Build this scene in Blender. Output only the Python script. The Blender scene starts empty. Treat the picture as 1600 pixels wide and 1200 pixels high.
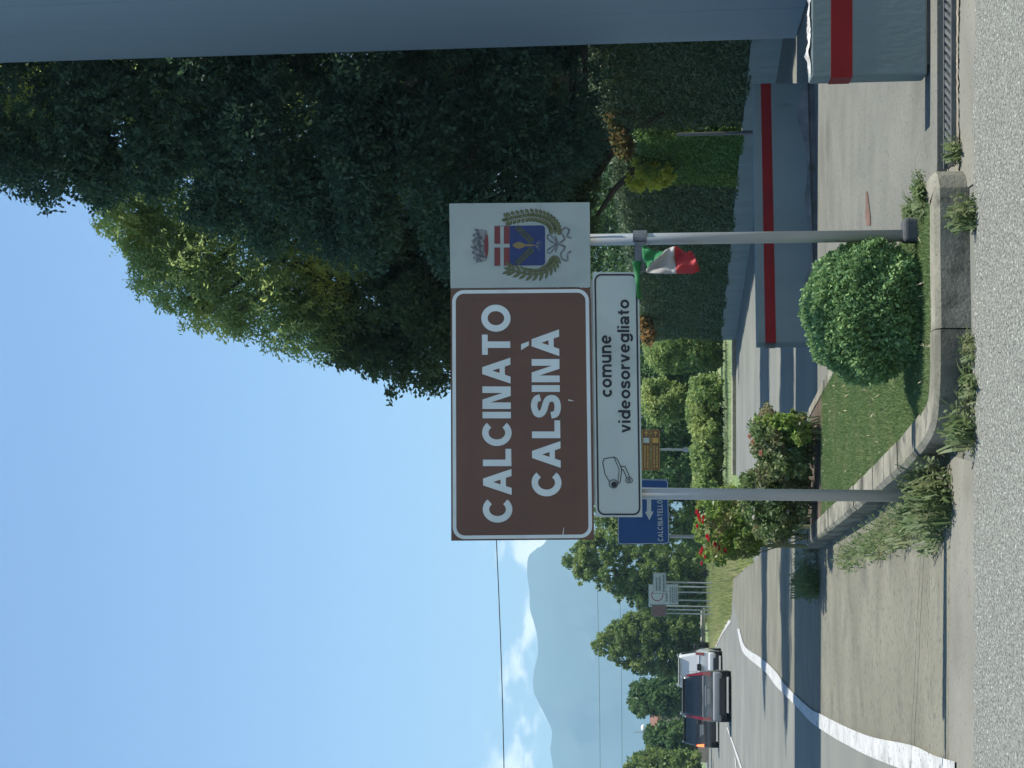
import bpy, bmesh, math, random
import numpy as np
from mathutils import Vector, Matrix

random.seed(7)
RNG = np.random.default_rng(7)
scn = bpy.context.scene
COL = scn.collection

# ------------------------------------------------------------------ camera
CAM_H, FPX, PITCH = 1.25, 2200.0, math.atan(285.0 / 2200.0)
F = Vector((0, math.cos(PITCH), math.sin(PITCH)))
U = Vector((0, -math.sin(PITCH), math.cos(PITCH)))
R = Vector((1, 0, 0))
C0 = Vector((0, 0, CAM_H))
cam_data = bpy.data.cameras.new('camera')
cam = bpy.data.objects.new('camera', cam_data)
COL.objects.link(cam)
m = Matrix.Identity(4)
for i in range(3):                       # the phone was held on its side: image left is up
    m[i][0] = -U[i]; m[i][1] = R[i]; m[i][2] = -F[i]; m[i][3] = C0[i]
cam.matrix_world = m
cam_data.sensor_fit = 'HORIZONTAL'
cam_data.sensor_width = 36.0
cam_data.lens = FPX / 1600.0 * 36.0
cam_data.clip_start = 0.05
cam_data.clip_end = 40000.0
scn.camera = cam

# ------------------------------------------------------------------ sky, sun, exposure
SUN_EL, SUN_AZ = math.radians(66), math.radians(93.0)     # azimuth clockwise from +Y: the sun stands to the right
world = bpy.data.worlds.new('World'); scn.world = world
world.use_nodes = True
wn, wl = world.node_tree.nodes, world.node_tree.links
for n in list(wn): wn.remove(n)
w_out = wn.new('ShaderNodeOutputWorld'); w_bg = wn.new('ShaderNodeBackground')
sky = wn.new('ShaderNodeTexSky'); sky.sky_type = 'NISHITA'; sky.sun_disc = False
sky.sun_elevation = SUN_EL; sky.sun_rotation = SUN_AZ
sky.altitude = 150; sky.air_density = 1.25; sky.dust_density = 0.05; sky.ozone_density = 6.5
w_bg.inputs['Strength'].default_value = 0.080
wc = wn.new('ShaderNodeTexCoord'); wmp = wn.new('ShaderNodeMapping')
wmp.inputs['Scale'].default_value = (1, 1, 2.2); wmp.inputs['Location'].default_value = (0.31, 0.1, 0.0)
wno = wn.new('ShaderNodeTexNoise'); wno.inputs['Scale'].default_value = 17.0
wno.inputs['Detail'].default_value = 7.0; wno.inputs['Roughness'].default_value = 0.58
wr = wn.new('ShaderNodeMapRange'); wr.interpolation_type = 'SMOOTHSTEP'
wr.inputs['From Min'].default_value = 0.47; wr.inputs['From Max'].default_value = 0.60
wsep = wn.new('ShaderNodeSeparateXYZ')
wb1 = wn.new('ShaderNodeMapRange'); wb1.interpolation_type = 'SMOOTHSTEP'   # a low bank of cumulus over the hills
wb1.inputs['From Min'].default_value = 0.155; wb1.inputs['From Max'].default_value = 0.115
wmul = wn.new('ShaderNodeMath'); wmul.operation = 'MULTIPLY'
wmix = wn.new('ShaderNodeMix'); wmix.data_type = 'RGBA'
wmix.inputs[7].default_value = (11, 11, 10.6, 1)
wl.new(wc.outputs['Generated'], wmp.inputs['Vector']); wl.new(wmp.outputs[0], wno.inputs['Vector'])
wl.new(wno.outputs[0], wr.inputs['Value']); wl.new(wc.outputs['Generated'], wsep.inputs[0])
wl.new(wsep.outputs['Z'], wb1.inputs['Value'])
wl.new(wr.outputs[0], wmul.inputs[0]); wl.new(wb1.outputs[0], wmul.inputs[1])
wl.new(wmul.outputs[0], wmix.inputs[0]); wl.new(sky.outputs[0], wmix.inputs[6])
wl.new(wmix.outputs[2], w_bg.inputs['Color']); wl.new(w_bg.outputs[0], w_out.inputs['Surface'])

sun_data = bpy.data.lights.new('sun', 'SUN'); sun = bpy.data.objects.new('sun', sun_data); COL.objects.link(sun)
sun_data.energy = 4.0; sun_data.angle = math.radians(0.5); sun_data.color = (1.0, 0.95, 0.87)
to_sun = Vector((math.sin(SUN_AZ) * math.cos(SUN_EL), math.cos(SUN_AZ) * math.cos(SUN_EL), math.sin(SUN_EL)))
sun.rotation_euler = to_sun.to_track_quat('Z', 'Y').to_euler()
sun.location = (20, 0, 30)

scn.view_settings.view_transform = 'Standard'; scn.view_settings.look = 'None'
scn.view_settings.gamma = 1.0; scn.view_settings.use_curve_mapping = False
scn.view_settings.exposure = 1.2
scn.render.engine = 'CYCLES'
scn.cycles.use_denoising = True
scn.cycles.max_bounces = 4; scn.cycles.diffuse_bounces = 3; scn.cycles.volume_bounces = 0; scn.cycles.transparent_max_bounces = 4

# ------------------------------------------------------------------ pixel helpers (photo pixels, 1600 x 1200)
def ray(px, py):
    return F * FPX + R * (600.0 - py) - U * (px - 800.0)
def at(px, py, Y):
    d = ray(px, py); return C0 + d * (Y / d.y)
def gnd(px, py, z=0.0):
    d = ray(px, py); return C0 + d * ((z - CAM_H) / d.z)
def pxof(p):
    d = Vector(p) - C0; k = FPX / d.dot(F)
    return 800.0 - d.dot(U) * k, 600.0 - d.dot(R) * k

# ------------------------------------------------------------------ materials
MATS = {}
def mat(name, c1, c2=None, scale=8.0, rough=0.8, bump=0.0, bscale=None, spec=0.3, metal=0.0, detail=6.0,
        stains=None, contrast=(0.35, 0.65), coords='Object', stretch=None, speck=None, coat=0.0):
    """principled; c1..c2 by noise; stains=(colour, scale, lo, hi); speck=(colour, scale, lo, hi)"""
    if name in MATS: return MATS[name]
    M = bpy.data.materials.new(name); M.use_nodes = True
    N, L = M.node_tree.nodes, M.node_tree.links
    b = N['Principled BSDF']
    b.inputs['Roughness'].default_value = rough; b.inputs['Metallic'].default_value = metal
    b.inputs['Specular IOR Level'].default_value = spec; b.inputs['Coat Weight'].default_value = coat
    b.inputs['Base Color'].default_value = (*c1, 1)
    tc = N.new('ShaderNodeTexCoord'); vec = tc.outputs[coords]
    if stretch:
        mp = N.new('ShaderNodeMapping'); mp.inputs['Scale'].default_value = stretch
        L.new(vec, mp.inputs[0]); vec = mp.outputs[0]
    def noise(s, d=detail):
        n = N.new('ShaderNodeTexNoise'); n.inputs['Scale'].default_value = s; n.inputs['Detail'].default_value = d
        L.new(vec, n.inputs['Vector']); return n.outputs[0]
    def rng_(sock, lo, hi):
        r = N.new('ShaderNodeMapRange'); r.inputs['From Min'].default_value = lo; r.inputs['From Max'].default_value = hi
        L.new(sock, r.inputs['Value']); return r.outputs[0]
    def mixc(fac, a, c):
        x = N.new('ShaderNodeMix'); x.data_type = 'RGBA'; L.new(fac, x.inputs[0])
        if isinstance(a, tuple): x.inputs[6].default_value = (*a, 1)
        else: L.new(a, x.inputs[6])
        x.inputs[7].default_value = (*c, 1); return x.outputs[2]
    col = None
    if c2 is not None:
        col = mixc(rng_(noise(scale), *contrast), c1, c2)
    for s in (stains or []), (speck or []):
        for (sc, ss, lo, hi) in s:
            col = mixc(rng_(noise(ss, 4.0), lo, hi), col if col is not None else c1, sc)
    if col is not None: L.new(col, b.inputs['Base Color'])
    if bump:
        bp = N.new('ShaderNodeBump'); bp.inputs['Strength'].default_value = bump; bp.inputs['Distance'].default_value = 0.01
        L.new(noise(bscale or scale * 6, 3.0), bp.inputs['Height']); L.new(bp.outputs[0], b.inputs['Normal'])
    MATS[name] = M
    return M

def leafmat(name, c1, c2, c3=None, trans=0.4, rough=0.6, patch=1.2):
    """leaf: colour varies leaf by leaf and in patches, light shines through"""
    if name in MATS: return MATS[name]
    M = bpy.data.materials.new(name); M.use_nodes = True
    N, L = M.node_tree.nodes, M.node_tree.links
    b = N['Principled BSDF']; out = N['Material Output']
    b.inputs['Roughness'].default_value = rough; b.inputs['Specular IOR Level'].default_value = 0.22
    g = N.new('ShaderNodeNewGeometry'); tc = N.new('ShaderNodeTexCoord')
    n = N.new('ShaderNodeTexNoise'); n.inputs['Scale'].default_value = patch; n.inputs['Detail'].default_value = 3
    L.new(tc.outputs['Object'], n.inputs['Vector'])
    x = N.new('ShaderNodeMix'); x.data_type = 'RGBA'
    x.inputs[6].default_value = (*c1, 1); x.inputs[7].default_value = (*c2, 1); L.new(g.outputs['Random Per Island'], x.inputs[0])
    col = x.outputs[2]
    r = N.new('ShaderNodeMapRange'); r.inputs['From Min'].default_value = 0.5; r.inputs['From Max'].default_value = 0.68
    L.new(n.outputs[0], r.inputs['Value'])
    y = N.new('ShaderNodeMix'); y.data_type = 'RGBA'; L.new(r.outputs[0], y.inputs[0]); L.new(col, y.inputs[6])
    y.inputs[7].default_value = (*(c3 or c2), 1); col = y.outputs[2]
    L.new(col, b.inputs['Base Color'])
    t = N.new('ShaderNodeBsdfTranslucent')
    hs = N.new('ShaderNodeHueSaturation'); hs.inputs['Hue'].default_value = 0.495; hs.inputs['Value'].default_value = 1.5
    L.new(col, hs.inputs['Color']); L.new(hs.outputs[0], t.inputs['Color'])
    ms = N.new('ShaderNodeMixShader'); ms.inputs[0].default_value = trans
    L.new(b.outputs[0], ms.inputs[1]); L.new(t.outputs[0], ms.inputs[2]); L.new(ms.outputs[0], out.inputs['Surface'])
    MATS[name] = M
    return M

def emit(name, c, s):
    M = bpy.data.materials.new(name); M.use_nodes = True
    b = M.node_tree.nodes['Principled BSDF']
    b.inputs['Base Color'].default_value = (*c, 1); b.inputs['Emission Color'].default_value = (*c, 1)
    b.inputs['Emission Strength'].default_value = s
    return M

# ------------------------------------------------------------------ object helpers
def tag(o, label=None, cat=None, group=None, kind=None):
    if label: o['label'] = label
    if cat: o['category'] = cat
    if group: o['group'] = group
    if kind: o['kind'] = kind
    return o
def thing(name, loc, label, cat, group=None, rz=0.0):
    o = bpy.data.objects.new(name, None); COL.objects.link(o)
    o.location = loc; o.rotation_euler = (0, 0, rz); o.empty_display_size = 0.2
    return tag(o, label, cat, group)
def put(name, me, material, parent=None, local=False, smooth=False):
    """link a mesh whose coordinates are world coordinates (or the parent's own, local=True)"""
    o = bpy.data.objects.new(name, me); COL.objects.link(o)
    if material is not None: me.materials.append(material)
    if parent is not None:
        o.parent = parent
        if not local and parent.type == 'EMPTY':
            o.matrix_parent_inverse = Matrix.Translation(-Vector(parent.location))
    if smooth:
        me.polygons.foreach_set('use_smooth', np.ones(len(me.polygons), dtype=bool))
    return o

class MB:
    def __init__(s): s.v = []; s.f = []
    def add(s, vs, fs):
        o = len(s.v); s.v += [tuple(p) for p in vs]; s.f += [tuple(i + o for i in f) for f in fs]; return s
    def box(s, x0, x1, y0, y1, z0, z1):
        return s.add([(x0,y0,z0),(x1,y0,z0),(x1,y1,z0),(x0,y1,z0),(x0,y0,z1),(x1,y0,z1),(x1,y1,z1),(x0,y1,z1)],
                     [(0,3,2,1),(4,5,6,7),(0,1,5,4),(1,2,6,5),(2,3,7,6),(3,0,4,7)])
    def slab(s, bottom, top):
        n = len(bottom)
        return s.add(list(bottom) + list(top), [tuple(range(n))[::-1], tuple(range(n, 2*n))] +
                     [(i, (i+1) % n, n + (i+1) % n, n + i) for i in range(n)])
    def poly(s, pts): return s.add(pts, [tuple(range(len(pts)))])
    def strip(s, a, b):
        n = len(a)
        return s.add(list(a) + list(b), [(i, i+1, n+i+1, n+i) for i in range(n-1)])
    def tube(s, pts, r, seg=8, cap=True):
        pts = [Vector(p) for p in pts]; n = len(pts)
        rs = r if isinstance(r, (list, tuple)) else [r] * n
        vs = []; fs = []
        up = None
        for i, p in enumerate(pts):
            d = (pts[min(i+1, n-1)] - pts[max(i-1, 0)]).normalized()
            if up is None: up = d.orthogonal().normalized()
            a = (up - d * up.dot(d)).normalized(); up = a; b = d.cross(a)
            for k in range(seg):
                t = 2 * math.pi * k / seg
                vs.append(p + (a * math.cos(t) + b * math.sin(t)) * rs[i])
        for i in range(n-1):
            for k in range(seg):
                k2 = (k+1) % seg
                fs.append((i*seg+k, i*seg+k2, (i+1)*seg+k2, (i+1)*seg+k))
        if cap: fs += [tuple(range(seg))[::-1], tuple(range((n-1)*seg, n*seg))]
        return s.add(vs, fs)
    def mesh(s, name='mesh', bevel=0.0, seg=2):
        me = bpy.data.meshes.new(name); me.from_pydata(s.v, [], s.f)
        if bevel:
            bm = bmesh.new(); bm.from_mesh(me)
            bmesh.ops.remove_doubles(bm, verts=bm.verts, dist=1e-5)
            bmesh.ops.recalc_face_normals(bm, faces=bm.faces)
            bmesh.ops.bevel(bm, geom=list(bm.edges), offset=bevel, segments=seg, profile=0.5, affect='EDGES', clamp_overlap=True)
            bm.to_mesh(me); bm.free()
        me.update(); return me
    def build(s, name, material, parent=None, bevel=0.0, seg=2, local=False, smooth=False):
        return put(name, s.mesh(name, bevel, seg), material, parent, local, smooth)

def np_mesh(name, verts, nper, nquads):
    """verts (N*nper,3); each island one face of nper vertices"""
    me = bpy.data.meshes.new(name)
    nv = len(verts); nf = nv // nper
    me.vertices.add(nv); me.vertices.foreach_set('co', np.ascontiguousarray(verts, dtype=np.float32).ravel())
    me.loops.add(nv); me.loops.foreach_set('vertex_index', np.arange(nv, dtype=np.int32))
    me.polygons.add(nf); me.polygons.foreach_set('loop_start', np.arange(0, nv, nper, dtype=np.int32))
    me.update(calc_edges=True); return me

def unit(v): return v / np.maximum(np.linalg.norm(v, axis=1, keepdims=True), 1e-9)
def leaf_mesh(name, c, length, width, out=None, droop=0.25, wild=1.0, flat=None, fold=0.18):
    """one rhombic folded leaf at each point of c; out = outward directions"""
    n = len(c)
    d = RNG.normal(size=(n, 3)) * wild
    if out is not None: d += out * 1.0
    d[:, 2] -= droop; d = unit(d)
    nn = RNG.normal(size=(n, 3))
    if flat is not None: nn += np.array(flat)
    if out is not None: nn += out * 0.5
    s = unit(np.cross(d, nn)); nn = np.cross(s, d)
    k = RNG.uniform(0.65, 1.3, size=(n, 1))
    L = length * k; W = width * k
    v = np.empty((n, 4, 3))
    v[:, 0] = c - d * L * 0.5; v[:, 2] = c + d * L * 0.5
    v[:, 1] = c + s * W * 0.5 + nn * W * fold + d * L * 0.06; v[:, 3] = c - s * W * 0.5 + nn * W * fold + d * L * 0.06
    return np_mesh(name, v.reshape(-1, 3), 4, n)
def sprays(pts, out, k, length, spread, droop):
    """regroup leaf centres into hanging twigs of k leaflets"""
    n = max(len(pts) // k, 1); idx = RNG.choice(len(pts), n, replace=False); c = pts[idx]; o = out[idx]
    d = unit(o * 0.8 + RNG.normal(size=(n, 3)) * 0.7 + np.array([0, 0, -droop])); s_ = unit(np.cross(d, RNG.normal(size=(n, 3))))
    P = []; D = []
    for j in range(k):
        t = (j + 0.5) / k; sg = 1 if j % 2 else -1
        P.append(c + d * (t - 0.4) * length + s_ * sg * spread * (1 - 0.4*t) + np.array([0, 0, -1.0]) * length * 0.25 * t * t); D.append(d * 1.0 + s_ * sg * 0.9)
    return np.concatenate(P), unit(np.concatenate(D))
def blade_mesh(name, base, h, w, lean=0.5):
    n = len(base); hh = h * RNG.uniform(0.5, 1.25, size=(n, 1)); a = RNG.uniform(0, 2*np.pi, n)
    side = np.stack([np.cos(a), np.sin(a), np.zeros(n)], 1) * w * 0.5
    tip = RNG.normal(size=(n, 3)) * lean; tip[:, 2] = 1; tip = unit(tip) * hh
    v = np.empty((n, 3, 3)); v[:, 0] = base - side; v[:, 1] = base + side; v[:, 2] = base + tip
    return np_mesh(name, v.reshape(-1, 3), 3, n)

def inside(poly, x, y):
    """vectorised point in polygon"""
    px = np.array([p[0] for p in poly]); py = np.array([p[1] for p in poly])
    r = np.zeros(len(x), bool); j = len(px) - 1
    for i in range(len(px)):
        with np.errstate(divide='ignore', invalid='ignore'):
            c = ((py[i] > y) != (py[j] > y)) & (x < (px[j]-px[i]) * (y-py[i]) / (py[j]-py[i] + 1e-12) + px[i])
        r ^= c; j = i
    return r
def sample_poly(poly, n):
    px = [p[0] for p in poly]; py = [p[1] for p in poly]
    out = np.zeros((0, 2))
    while len(out) < n:
        x = RNG.uniform(min(px), max(px), n * 3); y = RNG.uniform(min(py), max(py), n * 3)
        k = inside(poly, x, y); out = np.concatenate([out, np.stack([x[k], y[k]], 1)])
    return out[:n]
def edge_dist(poly, pts):
    d = np.full(len(pts), 1e9)
    for i in range(len(poly)):
        a = np.array(poly[i], float); b = np.array(poly[(i+1) % len(poly)], float); ab = b - a
        t = np.clip(((pts - a) @ ab) / (ab @ ab), 0, 1)
        d = np.minimum(d, np.linalg.norm(pts - (a + t[:, None] * ab), axis=1))
    return d

def crown(poly, Y, thick, r, nclump, nleaf, squash=0.8):
    """clumps that fill an outline standing at distance Y; returns leaf centres, outward directions, clump centres"""
    s = FPX / Y
    p = sample_poly(poly, nclump); d = edge_dist(poly, p)
    dm = max(d.max(), 1e-6)
    dy = RNG.uniform(-1, 1, nclump) * thick * 0.5 * np.sqrt(np.clip(d / dm * 1.6, 0.05, 1))
    cc = np.array([at(p[i, 0], p[i, 1], Y) for i in range(nclump)]); cc[:, 1] += dy
    rr = np.clip(d / s + r * 0.25, r * 0.35, r) * RNG.uniform(0.7, 1.15, nclump)
    per = np.maximum((nleaf * rr**2 / (rr**2).sum()).astype(int), 6)
    idx = np.repeat(np.arange(nclump), per)
    o = unit(RNG.normal(size=(len(idx), 3)))
    rad = rr[idx] * RNG.uniform(0.15, 1.0, len(idx)) ** 0.45
    pts = cc[idx] + o * rad[:, None] * np.array([1, 1, squash])
    return pts, o, cc

def trunk_mesh(base, top, r0, r1, limbs=(), seg=9, wob=0.08):
    mb = MB(); n = 7; base = Vector(base); top = Vector(top)
    H = (top - base).length
    pts = [base.lerp(top, i/(n-1)) + Vector((random.uniform(-1, 1), random.uniform(-1, 1), 0)) * wob * (H * 0.06 if 0 < i < n-1 else 0) for i in range(n)]
    mb.tube(pts, [r0 * (1.25 if i == 0 else 1) * (1 - i/(n-1)) + r1 * i/(n-1) for i in range(n)], seg)
    for e in limbs:
        e = Vector(e); k = min(max((e.z - base.z) / max(H, .1) * 0.6, 0.25), 0.9); st = pts[int(k * (n-1))]
        mid = st.lerp(e, 0.5) + Vector((0, 0, (e - st).length * 0.08)); rr = (r0 * (1-k) + r1 * k) * 0.6
        mb.tube([st, mid, e], [rr, rr * 0.6, rr * 0.2], 6)
    return mb

def tree(name, label, poly, Y, thick, r, nclump, nleaf, ll, lw, lm, trunk=None, cat='tree', group=None, droop=0.25, tr=0.18, base_z=0.0, wild=1.0, nlimb=8, spray=None):
    pts, o, cc = crown(poly, Y, thick, r, nclump, nleaf)
    if trunk is None:
        lowest = max(p[0] for p in poly); cy = sum(p[1] for p in poly) / len(poly)
        b = at(lowest, cy, Y); trunk = (b.x, Y)
    t = thing(name, (trunk[0], trunk[1], base_z), label, cat, group)
    top = cc[np.argsort(cc[:, 2])[int(len(cc) * 0.85)]]
    zt = top[2]; xt = (cc[:, 0].mean() + trunk[0]) / 2
    limbs = [tuple(cc[i]) for i in RNG.choice(len(cc), min(nlimb, len(cc)), replace=False)]
    trunk_mesh((trunk[0], trunk[1], base_z - 0.05), (xt, trunk[1], zt), tr, tr * 0.2, limbs).build('trunk', BARK, t, smooth=True)
    if spray: pts, o = sprays(pts, o, *spray)
    put('crown', leaf_mesh('crown', pts, ll, lw, o, droop if not spray else 0.0, wild if not spray else 0.22), lm, t)
    return t

BARK = mat('bark', (0.045, 0.037, 0.028), (0.075, 0.062, 0.05), 9, 0.9, 0.5, stretch=(1, 1, 0.25))
GALV = mat('galvanised_steel', (0.247, 0.26, 0.26), (0.325, 0.338, 0.338), 6, 0.5, 0.05, 60, 0.5, 0.25, stretch=(1, 1, 0.3))
CONC = mat('pale_concrete', (0.1584, 0.1525, 0.1154), (0.2188, 0.2111, 0.1643), 5, 0.9, 0.45, 60, detail=9.0, stains=[((0.07544, 0.07273, 0.05454), 2.6, 0.47, 0.66), ((0.05281, 0.05474, 0.04195), 9, 0.55, 0.72)], speck=[((0.09807, 0.09384, 0.07342), 70, 0.58, 0.7)])
WHITEPAINT = mat('white_road_paint', (0.34, 0.345, 0.33), (0.42, 0.425, 0.41), 7, 0.75, 0.2, 60, detail=9.0, stains=[((0.24, 0.24, 0.225), 3.2, 0.52, 0.72), ((0.15, 0.15, 0.14), 11, 0.62, 0.7)], speck=[((0.17, 0.17, 0.16), 34, 0.6, 0.68)])

# ------------------------------------------------------------------ ground and roads
def sheet(name, pts, z, material, kind='structure', parent=None):
    o = MB().poly([(p[0], p[1], z) for p in pts]).build(name, material, parent)
    if parent is None: tag(o, kind=kind)
    return o
GRASSGND = mat('field_grass', (0.08, 0.14, 0.04), (0.16, 0.2, 0.07), 0.6, 0.95, 0.3, 30, stains=[((0.26, 0.24, 0.12), 0.13, 0.55, 0.7)])
ASPH = mat('smooth_asphalt', (0.1201, 0.1255, 0.1103), (0.1487, 0.1555, 0.1347), 0.8, 0.85, 0.25, 120, stains=[((0.1773, 0.1794, 0.1506), 0.3, 0.5, 0.75)], speck=[((0.0858, 0.0897, 0.07956), 45, 0.62, 0.75)])
WORN = mat('worn_asphalt', (0.1124, 0.1088, 0.08036), (0.1552, 0.151, 0.1127), 1.3, 0.9, 0.5, 30, detail=10.0, stretch=(0.7, 1.0, 1),
           stains=[((0.08025, 0.08103, 0.06664), 2.3, 0.56, 0.78), ((0.1872, 0.1854, 0.1421), 1.6, 0.6, 0.8)], speck=[((0.0749, 0.07326, 0.0588), 30, 0.56, 0.68), ((0.214, 0.2109, 0.1666), 55, 0.63, 0.73)])
CHIP = mat('chippings_asphalt', (0.05533, 0.05676, 0.04974), (0.2275, 0.2333, 0.2021), 105, 0.85, 0.4, 110, detail=4.0, contrast=(0.28, 0.72), stretch=(1, 0.5, 1),
           stains=[((0.1844, 0.1892, 0.1589), 0.9, 0.6, 1.0)], speck=[((0.36, 0.37, 0.325), 72, 0.60, 0.71), ((0.03689, 0.03784, 0.03244), 66, 0.63, 0.70)])
DRIVE = mat('driveway_concrete', (0.1115, 0.113, 0.0945), (0.1406, 0.142, 0.1188), 1.7, 0.9, 0.3, 90, detail=9.0,
            stains=[((0.08245, 0.082, 0.0684), 1.1, 0.57, 0.78)], speck=[((0.07275, 0.073, 0.063), 44, 0.58, 0.7), ((0.194, 0.197, 0.1683), 52, 0.62, 0.72)])
GUTTER = mat('gutter_concrete', (0.1458, 0.143, 0.118), (0.1782, 0.1738, 0.142), 2.0, 0.9, 0.3, 90, detail=8.0, stains=[((0.108, 0.1045, 0.085), 1.4, 0.57, 0.78)], speck=[((0.0972, 0.0935, 0.078), 50, 0.6, 0.72)])

MB().poly([(-9000, -400, -0.02), (9000, -400, -0.02), (9000, 9000, -0.02), (-9000, 9000, -0.02)]).build('ground', GRASSGND)
tag(bpy.data.objects['ground'], kind='structure')
far_edge = [gnd(*p) for p in [(1150, 440), (1150, 740), (1168, 775), (1176, 830), (1178, 880), (1146, 905), (1142, 965), (1122, 1000), (1113, 1025), (1106, 1060), (1102, 1200)]]
road_pts = [(-90, -15), (45, -15), (45, far_edge[0].y)] + [(p.x, p.y) for p in far_edge] + [(-90, far_edge[-1].y)]
sheet('road', road_pts, 0.0, ASPH)

def smooth_path(pts, n=6):
    """Catmull-Rom through points"""
    P = [Vector(p) for p in pts]; out = []
    for i in range(len(P) - 1):
        a, b, c, d = P[max(i-1, 0)], P[i], P[i+1], P[min(i+2, len(P)-1)]
        for k in range(n):
            t = k / n
            out.append(0.5 * ((2*b) + (c-a)*t + (2*a-5*b+4*c-d)*t*t + (3*b-a-3*c+d)*t**3))
    out.append(P[-1]); return out

z6 = lambda X, Y: (1000 + X/4, 900 + Y/4)
line_l = [z6(*p) for p in [(611,330),(640,460),(690,520),(790,600),(850,680),(920,750),(1000,830),(1075,910),(1200,996),(1296,1050),(1440,1124),(1632,1200),(1760,1240),(1990,1300)]]
line_r = [z6(*p) for p in [(625,330),(660,440),(760,510),(850,590),(900,660),(965,730),(1075,830),(1130,858),(1200,894),(1320,952),(1470,1008),(1710,1056),(1860,1122),(1990,1160)]]
gl = smooth_path([gnd(*p) for p in line_l], 4); gr = smooth_path([gnd(*p) for p in line_r], 4)
# worn apron between the white line, the island and the chippings road
apron = [(p.x, p.y) for p in [gnd(1137, 905), gnd(1150, 960)] + [gnd(*p) for p in line_r[:12]]]
apron += [(p.x, p.y) for p in [gnd(1507, 1215), gnd(1507, 1000), gnd(1506, 830), gnd(1506, 700), gnd(1506, 300)]] + [(0.5, 9.0), (-1.0, 13.5), (gnd(1176, 880).x, gnd(1176, 880).y)]
sheet('apron', apron, 0.004, WORN)
d0 = gnd(1508, 0)
dv = [(0.93, 7.2), (6.0, 7.2), (6.0, 14.05), (-0.12, 14.05), (-0.05, 12.0), (0.5, 9.0)]
tag(MB().slab([(x, y, -0.01) for x, y in dv], [(x, y, 0.055) for x, y in dv]).build('driveway', DRIVE), kind='structure')
sheet('drain_strip', [(0.9, 6.4), (6.0, 6.4), (6.0, 7.25), (0.9, 7.25)], 0.008, GUTTER)
# coarse chippings of the carriageway in front, edge a little ragged
edge = [(x, 6.50 + 0.02 * math.sin(x * 7) + 0.015*math.sin(x*23) + random.uniform(-0.022, 0.022)) for x in np.linspace(-14, 14, 900)]
sheet('carriageway', [(14, -12), ] + [(x, y) for x, y in edge[::-1]] + [(-14, -12)], 0.012, CHIP)
SAND = mat('sandy_grit', (0.20, 0.17, 0.115), (0.28, 0.245, 0.175), 9, 0.95, 0.5, 80, stains=[((0.1, 0.085, 0.06), 5, 0.52, 0.68), ((0.13, 0.13, 0.125), 14, 0.55, 0.65)])
gx = np.linspace(0.95, 4, 220)
gA = [(x, 6.895 + 0.008 * math.sin(x*5) + random.uniform(-.016, .012)) for x in gx]
gB = [(x, 6.87 + 0.008 * math.sin(x*9+1) + random.uniform(-.022, .01)) for x in gx]
sheet('gutter_grit', gA + gB[::-1], 0.016, SAND)
gx = np.linspace(-9, -0.35, 160)
sheet('gutter', [(x, 7.12 + 0.02*math.sin(x*3) + random.uniform(-.006, .006)) for x in gx] + [(x, 6.45) for x in gx[::-1]], 0.008, GUTTER)

CRACK = mat('dark_crack', (0.02, 0.02, 0.02), None, rough=0.95)
def crack(pts, w, z=0.014):
    P = smooth_path([gnd(*p) for p in pts], 14); A = []; B = []
    off = 0.0
    for i, p in enumerate(P):
        off = off*.8 + random.uniform(-1, 1)*w*1.1
        d = (P[min(i+1, len(P)-1)] - P[max(i-1, 0)]).normalized(); n = Vector((-d.y, d.x, 0)); k = w*random.uniform(.35, 1.0)
        q = p + n*off; A.append((q.x + n.x*k, q.y + n.y*k, z)); B.append((q.x - n.x*k, q.y - n.y*k, z))
    tag(MB().strip(A, B).build('crack', CRACK), kind='structure')
crack([(1447, 835), (1443, 900), (1437, 1020), (1431, 1130), (1428, 1215)], 0.006, 0.022)
crack([(1344, 1010), (1346, 1060), (1350, 1120)], 0.007); crack([(1301, 1080), (1302, 1120)], 0.008); crack([(1309, 1085), (1310, 1125)], 0.006)
crack([(1330, 870), (1328, 920), (1333, 960)], 0.005); crack([(1376, 1090), (1377, 1125)], 0.005); crack([(1290, 1000), (1292, 1060)], 0.006)
crack([(1300, 150), (1303, 260), (1299, 400)], 0.005, 0.059)
RUST = mat('rusty_stain', (0.10, 0.058, 0.042), (0.13, 0.085, 0.065), 9, 0.9, stains=[((0.12, 0.115, 0.105), 6, 0.52, 0.62)])
q_ = [gnd(*p) for p in [(1366, 298), (1369, 300), (1374, 340), (1374, 352), (1367, 352), (1365, 330)]]
sheet('rust_stain', [(p.x, p.y) for p in q_], 0.060, RUST)
def painted(name, a, b, z=0.018):
    o = MB().strip([(p[0], p[1], z) for p in a], [(p[0], p[1], z) for p in b]).build(name, WHITEPAINT)
    return tag(o, kind='structure')
painted('road_marking', gl, gr)
fa = smooth_path([gnd(*z6(*p)) for p in [(556,272),(512,320),(480,380),(456,450),(446,500)]], 4)
fb = smooth_path([gnd(*z6(*p)) for p in [(572,285),(540,330),(505,385),(476,450),(463,500)]], 4)
painted('road_marking', fa, fb)
z5 = lambda X, Y: (1000 + X/6, 1000 + Y/6)
ca = [gnd(*z5(*p)) for p in [(815,820),(875,990),(905,1080),(945,1200),(990,1330)]]
cb = [gnd(*z5(*p)) for p in [(826,820),(888,985),(920,1075),(963,1200),(1010,1330)]]
painted('road_marking', ca, cb)
ca = [gnd(*z5(*p)) for p in [(893,1100),(903,1200),(915,1330)]]; cb = [gnd(*z5(*p)) for p in [(899,1100),(911,1200),(925,1330)]]
painted('road_marking', ca, cb)

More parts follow.
